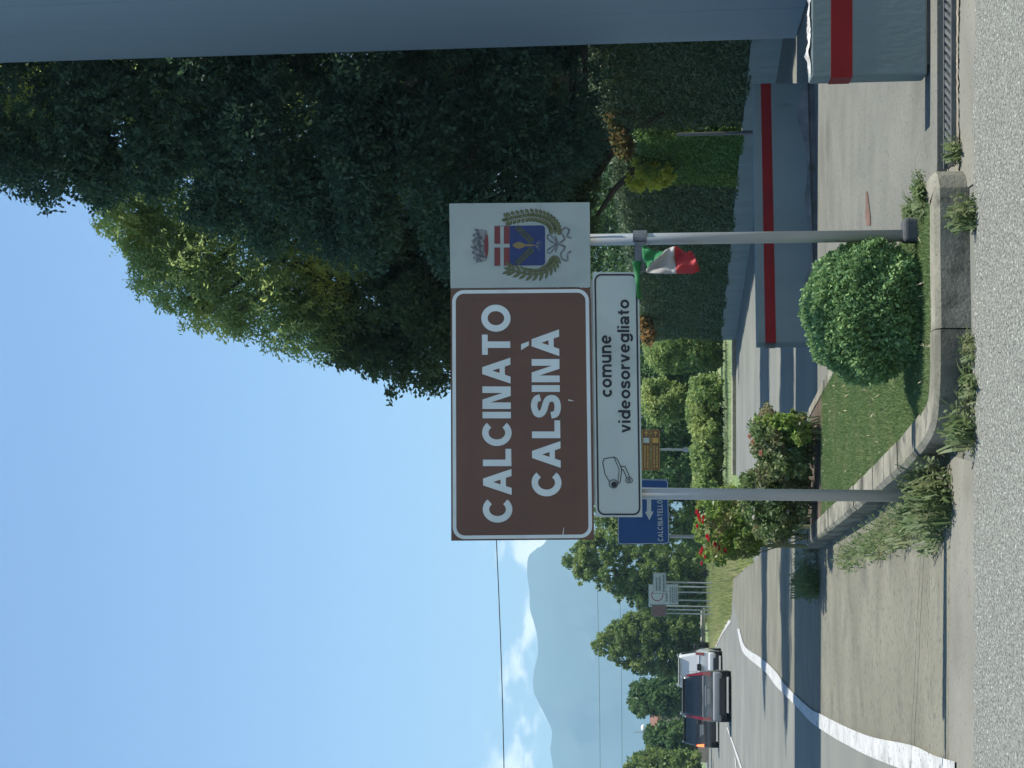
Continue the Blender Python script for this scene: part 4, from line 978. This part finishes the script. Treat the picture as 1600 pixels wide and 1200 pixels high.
# ------------------------------------------------------------------ weeds
WD = leafmat('weed_leaf', (0.0867, 0.136, 0.051), (0.1445, 0.1904, 0.085), (0.1878, 0.204, 0.102), 0.4, 0.5, 5)
def weed(label, p, r, h, n, w=0.012, lm=WD, name='weed_clump', along=None):
    t = thing(name, p, label, 'weeds', 'weeds along the kerb')
    vs = []; fs = []
    for i in range(n):
        a = random.uniform(0, 6.283); q = r * math.sqrt(random.random()) * 0.7
        b = Vector((math.cos(a*1.7)*q, math.sin(a*2.3)*q, 0)) + (Vector(along)*random.uniform(-.5, .5) if along else Vector()); d = Vector((math.cos(a), math.sin(a), 0)); s = Vector((-d.y, d.x, 0)) * w * random.uniform(.6, 1.2)
        H = h * random.uniform(.25, 1.1); sp = r * random.uniform(.2, .9)
        o = len(vs); b = b + Vector(p)
        m1 = b + d*sp*.35 + Vector((0, 0, H*.65)); m2 = b + d*sp*.75 + Vector((0, 0, H*.95)); tp = b + d*sp*1.15 + Vector((0, 0, H*random.uniform(.6, 1.0)))
        vs += [b - s*.4, b + s*.4, m1 - s, m1 + s, m2 - s*.8, m2 + s*.8, tp]
        fs += [(o, o+1, o+3, o+2), (o+2, o+3, o+5, o+4), (o+4, o+5, o+6)]
    MB().add(vs, fs).build('blades', lm, t)
    m_ = int(n * 1.6); a = RNG.uniform(0, 6.283, m_); q = r * np.sqrt(RNG.random(m_)) * 0.95
    c = np.stack([np.cos(a)*q, np.sin(a)*q, RNG.random(m_)**1.4 * h * 0.7 + 0.008], 1) + np.array(p)
    if along: c += np.outer(RNG.uniform(-.55, .55, m_), np.array(along))
    put('leaves', leaf_mesh('leaves', c, 0.035 if h > .1 else .02, 0.016 if h > .1 else .01, None, 0.0, 1.0, (0, 0, 1.2)), lm, t)
    return t
def gp2(px, py, z=0.0): return tuple(gnd(px, py, z))
weed('big weed clump around the foot of the left sign pole', (pl.x + 0.02, 7.20, 0), 0.20, 0.24, 260, .006)
weed('leaning weeds spreading left of the pole foot', (pl.x - 0.12, 7.50, 0), 0.20, 0.13, 200, .005, along=(-.12, .3, 0))
weed('weeds along the left kerb just beyond the pole', (-0.78, 8.3, 0), 0.16, 0.15, 220, .005, along=(-.22, .9, 0))
weed('weeds along the left kerb halfway to the roses', (-1.03, 9.6, 0), 0.16, 0.13, 200, .005, along=(-.22, 1.2, 0))
weed('sparse weeds along the left kerb before the roses', (-1.33, 11.3, 0), 0.16, 0.12, 140, .005, along=(-.26, 1.5, 0))
weed('weeds at the far end of the left kerb under the red rose', (-1.95, 14.6, 0), 0.30, 0.24, 200, .008)
weed('weeds trailing off the end of the rose bed', (-2.15, 16.0, 0), 0.30, 0.2, 130, .008)
weed('grass tuft at the kerb below the right pole', (gnd(1508, 345)[0], 6.50, 0), 0.10, 0.14, 80, .007)
weed('small tuft at the kerb joint below the boxwood', (gnd(1508, 545)[0], 6.52, 0), 0.08, 0.07, 60, .007)
weed('creeping tuft left of the kerb joint', (gnd(1508, 600)[0], 6.52, 0), 0.12, 0.07, 70, .007)
weed('spiky grass tuft near the rounded kerb corner', (gnd(1507, 668)[0], 6.55, 0), 0.13, 0.16, 90, .007)
weed('low weeds at the right tip of the island', (0.92, 7.05, IZ), 0.13, 0.06, 140, .009)
weed('weeds beside the dark pole footing', (0.86, 7.35, IZ), 0.10, 0.06, 90, .009)
weed('dry tuft by the right end of the front kerb', (1.10, 6.86, 0), 0.08, 0.09, 60, .007)

# ------------------------------------------------------------------ signs further on
BLUE = mat('blue_sign_film', (0.00225, 0.044, 0.156), (0.002925, 0.05104, 0.1716), 3, 0.45)
bz = 30.0
bs = thing('direction_sign', (at(1045, 800, bz).x, bz, 0), 'blue CALCINATELLO direction sign with white arrow partly behind the camera notice', 'direction sign')
QS = Quad((965, 851), (965, 748), (1044, 749), (1046, 850))
pp = plate(QS, bz, 0.03).build('blue_panel', BLUE, bs)
f = uvmap(QS, 103, 80, bz - 0.01)
ring_mesh(rrect(0.6, 102.4, 0.6, 79.4, 5), rrect(1.6, 101.4, 1.6, 78.4, 4.4), f).build('white_border', SIGNWHITE, pp)
z7 = lambda X, Y: (980 + X/5.714, 650 + Y/5.714)
put('lettering', text_mesh('CALCINATELLO', Quad(z7(275, 1118), z7(268, 750), z7(314, 750), z7(321, 1118)), bz - 0.01, 0.19, 0.22), SIGNWHITE, pp)
mb = MB()
mb.poly([at(*z7(x, y), bz - 0.01) for x, y in ((176, 640), (214, 640), (214, 855), (176, 855))]); mb.poly([at(*z7(x, y), bz - 0.01) for x, y in ((158, 855), (236, 852), (198, 930))])
mb.build('arrow', SIGNWHITE, pp)
for py in (765, 838):
    a = at(1000, py, bz); MB().tube([(a.x, bz + .07, -.05), (a.x, bz + .07, at(970, py, bz).z)], 0.035, 10).build('pole', GALV, bs)

ty = 52.0
ts = thing('tourist_sign', (at(1100, 703, ty).x, ty, 0), 'two small brown and yellow tourist signs on one thin pole', 'tourist sign')
TB = mat('tourist_brown', (0.10, 0.05, 0.02), (0.13, 0.065, 0.025), 4, 0.5); TY_ = mat('tourist_yellow', (0.42, 0.24, 0.05), None, rough=0.5)
for k, (x0, x1) in enumerate(((1003, 1016.4), (1017.6, 1031))):
    Q = Quad((x0, 735), (x0, 671), (x1, 671), (x1, 735)); b = plate(Q, ty, 0.03).build('board', TB, ts)
    g_ = uvmap(Q, 64, 13.4, ty - 0.012)
    ring_mesh(rrect(0.5, 63.5, 0.5, 12.9, 1.5, 3), rrect(1.1, 62.9, 1.1, 12.3, 1.2, 3), g_).build('yellow_border', TY_, b)
    MB().poly([g_(p) for p in ((62, 6.7), (57, 2.5), (58.5, 6), (53.5, 6), (53.5, 7.4), (58.5, 7.4), (57, 11))]).build('arrow', TY_, b)
    MB().poly([g_(p) for p in ((51, 2.2), (43, 2.2), (43, 11.2), (51, 11.2))]).build('pictogram', SIGNWHITE if k == 0 else TY_, b)
    mb = MB()
    for row, y0 in enumerate((3.4, 7.8)):
        x = 4.0
        while x < 38:
            w = random.uniform(1.2, 2.4); mb.poly([g_(p) for p in ((x, y0), (x + w, y0), (x + w, y0 + 2.4), (x, y0 + 2.4))]); x += w + random.uniform(.5, 1.6)
    mb.build('illegible_print', TY_, b)['kind'] = 'stuff'
a = at(1100, 703, ty); MB().tube([(a.x, ty + .08, -.05), (a.x, ty + .08, at(1004, 703, ty).z)], 0.04, 8).build('pole', GALV, ts)
a = at(1100, 703, ty); c = at(1072, 703, ty).z; MB().box(a.x - .09, a.x + .09, ty + .03, ty + .12, c - .09, c + .09).build('clamp', GALV, ts)

GREYP = mat('print_grey', (0.12, 0.15, 0.17), None, rough=0.6)
def board(label, q, Y, poles, rows, col=SIGNWHITE, extra=None, pole_bottom=0.0):
    Q = Quad((q[0], q[3]), (q[0], q[2]), (q[1], q[2]), (q[1], q[3]))
    t = thing('notice_board', (at(q[1], (q[2]+q[3])/2, Y).x, Y, 0), label, 'notice board', 'boards on the far verge')
    b = plate(Q, Y, 0.04).build('board', col, t)
    W, H = q[3]-q[2], q[1]-q[0]; g_ = uvmap(Q, W, H, Y - 0.015)
    ring_mesh(rrect(0.2, W-.2, 0.2, H-.2, .8, 2), rrect(0.9, W-.9, .9, H-.9, .5, 2), g_).build('frame', GREYP, b)
    mb = MB()
    for (y0, h, xa, xb) in rows:
        x = xa
        while x < xb:
            w = random.uniform(1.4, 3.4); w = min(w, xb - x + .3); mb.poly([g_(p) for p in ((x, y0), (x + w, y0), (x + w, y0 + h), (x, y0 + h))]); x += w + random.uniform(.3, .8)
    if rows: mb.build('illegible_print', GREYP, b)['kind'] = 'stuff'
    if extra: extra(b, g_)
    for py in poles:
        a = at(q[1], py, Y); MB().tube([(a.x, Y + .08, -.05), (a.x, Y + .08, at(q[0] + 2, py, Y).z)], 0.045, 8).build('pole', GALV, t)
    return t
def circ(b, g_):
    red = mat('prohibition_red', (0.22, 0.06, 0.09), None, rough=0.5)
    o_ = [(22 + 9.5*math.cos(t), 14 + 9.5*math.sin(t)) for t in np.linspace(0, 2*math.pi, 33)[:-1]]; i_ = [(22 + 8*math.cos(t), 14 + 8*math.sin(t)) for t in np.linspace(0, 2*math.pi, 33)[:-1]]
    ring_mesh([(W_ - 7, h) for W_, h in o_], [(W_ - 7, h) for W_, h in i_], g_).build('prohibition_ring', red, b)
board('larger white notice board with prohibition ring on the far verge', (1013, 1060, 913, 945), 88, (917, 938), [(27, 3.2, 5, 17), (33.5, 2, 3, 28), (37, 2, 3, 28), (40.5, 1.8, 3, 28), (43.5, 1.6, 4, 28)], extra=circ)
board('small white notice board overlapping the larger one', (1020, 1041, 895, 928), 84, (910, 925), [(4.5, 2.6, 5, 26), (9.5, 2.8, 5, 27), (15.5, 3.0, 3, 30)])
board('dark reddish board beside the white notice boards', (1018, 1041, 945, 963), 90, (947, 952.5, 958.5), [], col=mat('faded_red_board', (0.10, 0.055, 0.05), (0.16, 0.10, 0.09), 6, 0.6, stretch=(1, 1, 4)))

# guard rail beyond the verge
gy = 112.0
gx0, gx1 = at(1100, 1045, gy).x, at(1100, 950, gy).x
gr_ = thing('guard_rail', ((gx0 + gx1)/2, gy, 0), 'pale steel guard rail at the edge of the far bend', 'guard rail')
RAILC = mat('pale_rail', (0.48, 0.47, 0.42), (0.55, 0.54, 0.49), 4, 0.6, metal=0.2)  # beam steel paler and yellower than the posts
prof_ = [(0.40, 0.0), (0.45, -0.06), (0.51, -0.06), (0.55, 0.0), (0.60, 0.0), (0.64, -0.06), (0.70, -0.06), (0.75, 0.0)]
mb = MB(); mb.strip([(gx0, gy + d, z) for z, d in prof_], [(gx1, gy + d, z) for z, d in prof_]); o = mb.build('beam', RAILC, gr_); so = o.modifiers.new('solid', 'SOLIDIFY'); so.thickness = 0.01
for k in range(4):
    x = gx0 + (gx1 - gx0)*(k + .5)/4; MB().box(x - .06, x + .06, gy + .02, gy + .14, -.05, .72).build('post', GALV, gr_)

# lamp, house, wires
ly = 140.0; lp = at(1005, 1137, ly)
la = thing('street_lamp', (lp.x - .5, ly, 0), 'street lamp with a white globe above the distant trees', 'street lamp')
MB().tube([(lp.x - .45, ly, -.05), (lp.x - .45, ly, lp.z + .9)], [.07, .045], 8).build('pole', GALV, la)
MB().tube([(lp.x - .45, ly, lp.z + .1), (lp.x, ly, lp.z + .02)], .03, 6).build('arm', GALV, la)
me = bpy.data.meshes.new('globe'); bm = bmesh.new(); bmesh.ops.create_uvsphere(bm, u_segments=16, v_segments=10, radius=.24); bm.to_mesh(me); bm.free(); me.transform(Matrix.Translation(lp) @ Matrix.Diagonal((1.3, 1, .9, 1)))
put('globe', me, mat('white_globe', (0.85, 0.86, 0.86), None, rough=0.3), la, smooth=True)

hy = 125.0; h0, h1 = at(1030, 1136, hy).x, at(1030, 1114, hy).x; ze, zr = at(1028, 1128, hy).z, at(1014, 1128, hy).z
ho = thing('house', ((h0+h1)/2, hy, 0), 'small distant house with terracotta roof between the trees', 'house')
MB().box(h0 - 3, h1, hy, hy + 6, -.05, ze).build('wall', mat('ochre_render', (0.42, 0.31, 0.20), (0.5, 0.38, 0.26), 2, 0.9), ho)
mb = MB(); mb.slab([(h0 - 3.3, hy - .4, ze + .01), (h1 + .3, hy - .4, ze + .01), (h1 + .3, hy + 6.4, ze + .01), (h0 - 3.3, hy + 6.4, ze + .01)], [(h0 - 3.3, hy + 2.9, zr), (h1 + .3, hy + 2.9, zr), (h1 + .3, hy + 3.1, zr), (h0 - 3.3, hy + 3.1, zr)])
mb.build('roof', mat('terracotta', (0.16, 0.08, 0.055), (0.20, 0.105, 0.07), 3, 0.9), ho)
for x in (h0 - 1.6, h0 + .6):
    w_ = MB().box(x, x + .9, hy - .03, hy - .003, 1.2, 2.5).build('window', mat('shutter', (0.08, 0.1, 0.09), None), ho)
    MB().box(x + .08, x + .82, hy - .04, hy - .031, 1.28, 2.42).build('pane', mat('window_glass', (0.03, 0.04, 0.05), None, rough=0.1, spec=0.5), w_)

WIRE = mat('black_cable', (0.02, 0.02, 0.022), None, rough=0.6)
def cable(label, a, b, Y0, Y1, r, sag):
    A, B = at(*a, Y0), at(*b, Y1); P = []
    for k in range(25):
        t = k/24; p = A.lerp(B, t); p.z -= sag*4*t*(1-t); P.append(p)
    tag(MB().tube(P, r, 6).build('overhead_cable', WIRE), label, 'cable', 'overhead cables')
cable('dark overhead cable crossing the sky left of the brown sign', (789, 1300), (748, 430), 31, 33, 0.011, 0.12)
cable('faint thin cable crossing in front of the mountain', (938, 1300), (926, 700), 130, 140, 0.016, 0.2)
cable('lower faint cable just above the far trees', (972, 1300), (962, 700), 140, 150, 0.016, 0.2)

# ------------------------------------------------------------------ cars
GLASS = mat('car_glass', (0.012, 0.016, 0.02), None, rough=0.06, spec=0.6); TYRE = mat('tyre_rubber', (0.015, 0.015, 0.016), (0.03, 0.03, 0.03), 20, 0.9)
RIM = mat('alloy_rim', (0.35, 0.36, 0.37), None, rough=0.35, metal=0.8); TRIM = mat('black_trim', (0.02, 0.021, 0.022), None, rough=0.6)
TAIL = mat('tail_lamp', (0.195, 0.009, 0.0135), None, rough=0.15, spec=0.6, coat=0.5); PLATE = mat('number_plate', (0.22, 0.23, 0.23), None, rough=0.5)
def car(name, label, loc, rz, paint, L, Wd, H, belt=0.98, lit=False, tallamp=True, panel=False):
    t = thing(name, loc, label, 'car' if name != 'delivery_van' else 'van', 'cars ahead on the road', rz)
    w = Wd/2
    def B(mb, nm, m_, bev=0.0, p=t, seg=3, sm=False): return mb.build(nm, m_, p, bev, seg, local=True, smooth=sm)
    lo = MB()                                             # lower body: rear y=0, front y=L
    st = [(0.0, .40, belt, w*.90), (.10, .30, belt + .02, w*.98), (L*.3, .24, belt + .01, w), (L*.62, .24, belt - .02, w), (L*.72, .24, belt - .04, w*.99), (L*.93, .28, belt - .22, w*.95), (L, .38, belt - .35, w*.82)]
    vs = []; fs = []
    for y, z0, z1, x in st:
        zm = z0 + (z1-z0)*.45
        vs += [(-x*.9, y, z0), (-x, y, zm), (-x*.955, y, z1), (x*.955, y, z1), (x, y, zm), (x*.9, y, z0)]
    for i in range(len(st)-1):
        for k in range(6): fs.append((i*6+k, i*6+(k+1) % 6, (i+1)*6+(k+1) % 6, (i+1)*6+k))
    fs += [tuple(range(6))[::-1], tuple(range((len(st)-1)*6, len(st)*6))]
    body = B(lo.add(vs, fs), 'body', paint, 0.07, seg=4, sm=True)
    g0, g1, r0, r1 = .03, L*.74, .20, L*.50; wr = w*.76; wb = w*.93
    gh = MB(); gh.slab([(-wb, g0, belt - .03), (wb, g0, belt - .03), (wb, g1, belt - .06), (-wb, g1, belt - .06)], [(-wr, r0, H - .02), (wr, r0, H - .02), (wr, r1, H), (-wr, r1, H)])
    B(gh, 'cabin', paint, 0.13, seg=5, sm=True)
    def lp(a, b, k): return a + (b-a)*k
    def win(nm, c, off):                                    # c: 4 corners bottom-left, bottom-right, top-right, top-left
        c = [Vector(p) for p in c]; n = (c[1]-c[0]).cross(c[3]-c[0]).normalized()
        if n.dot(sum(c, Vector())/4 - Vector((0, L*.4, H*.7))) < 0: n = -n
        cr = []
        for a_ in range(4):                                  # cut the corners of the pane
            p, q, r_ = c[a_], c[a_-1], c[(a_+1) % 4]; k1 = min(.09/(q-p).length, .4); k2 = min(.09/(r_-p).length, .4)
            cr += [p.lerp(q, k1), p.lerp(q, k1*.35).lerp(p.lerp(r_, k2*.35), .5), p.lerp(r_, k2)]
        mb = MB(); mb.slab([tuple(p + n*.002) for p in cr], [tuple(p + n*off) for p in cr]); return B(mb, nm, GLASS)
    def rearp(s, k): return (s*lp(wb, wr, k), lp(g0, r0, k), lp(belt - .03, H - .02, k))
    rw = [tuple(Vector(rearp(-1, .12)) * 1), tuple(Vector(rearp(1, .12))), tuple(Vector(rearp(1, .86))), tuple(Vector(rearp(-1, .86)))]
    rw = [(p[0]*.84, p[1], p[2]) for p in rw]
    if panel:
        for s in (-1, 1):
            B(MB().slab([(s*.02, g0 - .012, belt - .02), (s*wb*.86, g0 - .012, belt - .02), (s*wr*.88, r0 - .03, H - .14), (s*.02, r0 - .03, H - .14)], [(s*.02, g0 + .02, belt - .02), (s*wb*.86, g0 + .02, belt - .02), (s*wr*.88, r0 + .01, H - .14), (s*.02, r0 + .01, H - .14)]), 'rear_door', paint)
    else: win('rear_window', rw, .012)
    def sidep(s, y, k): return (s*lp(wb, wr, k), lp(g0 + (g1-g0)*y, r0 + (r1-r0)*y, k), lp(belt - .03, H - .02, k))
    for s in (-1, 1):
        for y0, y1 in ((.10, .42), (.45, .72), (.75, .93)):
            win('side_window', [sidep(s, y0, .14), sidep(s, y1, .14), sidep(s, y1, .86), sidep(s, y0, .86)], .010)
    win('windscreen', [(-wb*.85, lp(g1, r1, .1), lp(belt-.06, H, .1)), (wb*.85, lp(g1, r1, .1), lp(belt-.06, H, .1)), (wr*.88, lp(g1, r1, .9), lp(belt-.06, H, .9)), (-wr*.88, lp(g1, r1, .9), lp(belt-.06, H, .9))], .01)
    for s in (-1, 1):                                       # tail lamps up the rear pillars
        mb = MB(); k0, k1 = (-.22, .82) if tallamp else (-.35, .15)
        a0 = Vector(rearp(s, max(k0, 0))); a1 = Vector(rearp(s, k1)); a_1 = Vector((s*w*.94, .02, belt - .28))
        q0 = [a_1, a0, a1] if k0 < 0 else [a0, a1]
        pts_o = [(p.x*1.0, p.y - .025, p.z) for p in q0]; pts_i = [(p.x*(.83, .87, .93)[i if len(q0) == 3 else i + 1], p.y - .03, p.z) for i, p in enumerate(q0)]
        n_ = len(q0); back = [(p.x*1.01, p.y + .14, p.z) for p in q0]
        mb.strip(pts_i, pts_o); mb.strip(pts_o, back)
        B(mb, 'tail_light', BRAKE if (lit and s < 0) else TAIL)
    B(MB().box(-w*.95, w*.95, -.08, .10, .34, .62), 'rear_bumper', BUMP if paint is PG else paint, .07, seg=4, sm=True)
    B(MB().box(-w*.70, w*.70, -.085, .0, .20, .42), 'bumper_insert_shade', TRIM, .02); B(MB().box(-w*.86, w*.86, .15, L - .2, .16, .30), 'underbody_shade', TRIM)  # insert enlarged, dark box added: shadow under the rear as colour
    for s in (-1, 1): B(MB().tube([(s*wr*.93, r0 + .05, H - .01), (s*wr*.95, r0 + .3, H + .045), (s*wr*.95, r1 - .2, H + .05), (s*wr*.93, r1, H)], .02, 6), 'roof_rail', RIM)
    B(MB().box(-.26, .26, -.035, -.004, belt - .26, belt - .15), 'number_plate', PLATE)
    B(MB().box(-.34, .34, -.03, .0, belt - .12, belt - .09), 'handle_strip', RIM, .008)
    B(MB().box(-wr*.9, wr*.9, r0 - .14, r0 + .06, H - .045, H - .012), 'roof_spoiler', paint, .012)
    B(MB().box(-w*.80, w*.80, -.012, .004, belt - .065, belt - .05), 'tailgate_seam', TRIM)
    mb = MB(); a = Vector(rearp(0, .1)); b = Vector(rearp(0, .2)); mb.tube([(0.02, a.y - .03, a.z), (-.3, b.y - .035, b.z)], .01, 5); B(mb, 'wiper', TRIM)
    for s in (-1, 1):
        B(MB().box(min(s*(w*.95), s*(w + .20)), max(s*(w*.95), s*(w + .20)), g1 - .42, g1 - .30, belt + .02, belt + .18), 'mirror', TRIM, .03)
        for y in (.72, L - .85):
            mb = MB(); cx = s*(w - .11); mb.tube([(cx - .10, y, .31), (cx - .085, y, .31), (cx + .085, y, .31), (cx + .10, y, .31)], [.27, .31, .31, .27], 20)
            wh = B(mb, 'wheel', TYRE); mb = MB(); mb.tube([(cx + s*.098, y, .31), (cx + s*.108, y, .31)], [.20, .17], 14); B(mb, 'rim', RIM, p=wh)
    return t
BRAKE = emit('lit_brake_lamp', (1.0, 0.13, 0.04), 1.6)
BUMP = mat('lit_bumper_paint', (0.19, 0.20, 0.21), None, rough=0.4, coat=0.3); PG = mat('grey_car_paint', (0.11, 0.12, 0.128), (0.118, 0.128, 0.136), 3, 0.32, spec=0.5, metal=0.35, coat=0.5); PW = mat('white_car_paint', (0.50, 0.51, 0.51), None, rough=0.3, coat=0.5); PK = mat('black_car_paint', (0.02, 0.022, 0.026), None, rough=0.25, coat=0.6)  # bumper grey is lightened: sunlight on it is put into the colour
g1_ = gnd(1143, 1089); car('car', 'grey family car with tall red tail lamps, last in the queue', (g1_.x, g1_.y, 0), math.radians(11), PG, 4.3, 1.74, 1.68)
g2_ = gnd(1129, 1051); car('delivery_van', 'white van ahead of the grey car on the right', (g2_.x, g2_.y, 0), math.radians(8), PW, 4.4, 1.85, 1.98, 1.1, tallamp=False, panel=True)
g3_ = gnd(1124, 1141); car('car', 'black car with a lit orange red lamp left of the grey car', (g3_.x, g3_.y, 0), math.radians(12), PK, 4.4, 1.80, 1.80, 1.05, lit=True, tallamp=False)

# ------------------------------------------------------------------ haze
hz = MB().box(-5000, 5000, -200, 4500, -1.2, 560).mesh('haze')
HM = bpy.data.materials.new('haze_air'); HM.use_nodes = True
N, L = HM.node_tree.nodes, HM.node_tree.links
for n in list(N):
    if n.type != 'OUTPUT_MATERIAL': N.remove(n)
pv = N.new('ShaderNodeVolumePrincipled'); pv.inputs['Color'].default_value = (0.47, 0.77, 0.95, 1); pv.inputs['Density'].default_value = 3.1e-4; pv.inputs['Anisotropy'].default_value = 0.0
L.new(pv.outputs[0], [n for n in N if n.type == 'OUTPUT_MATERIAL'][0].inputs['Volume'])
tag(put('haze', hz, HM), kind='stuff')
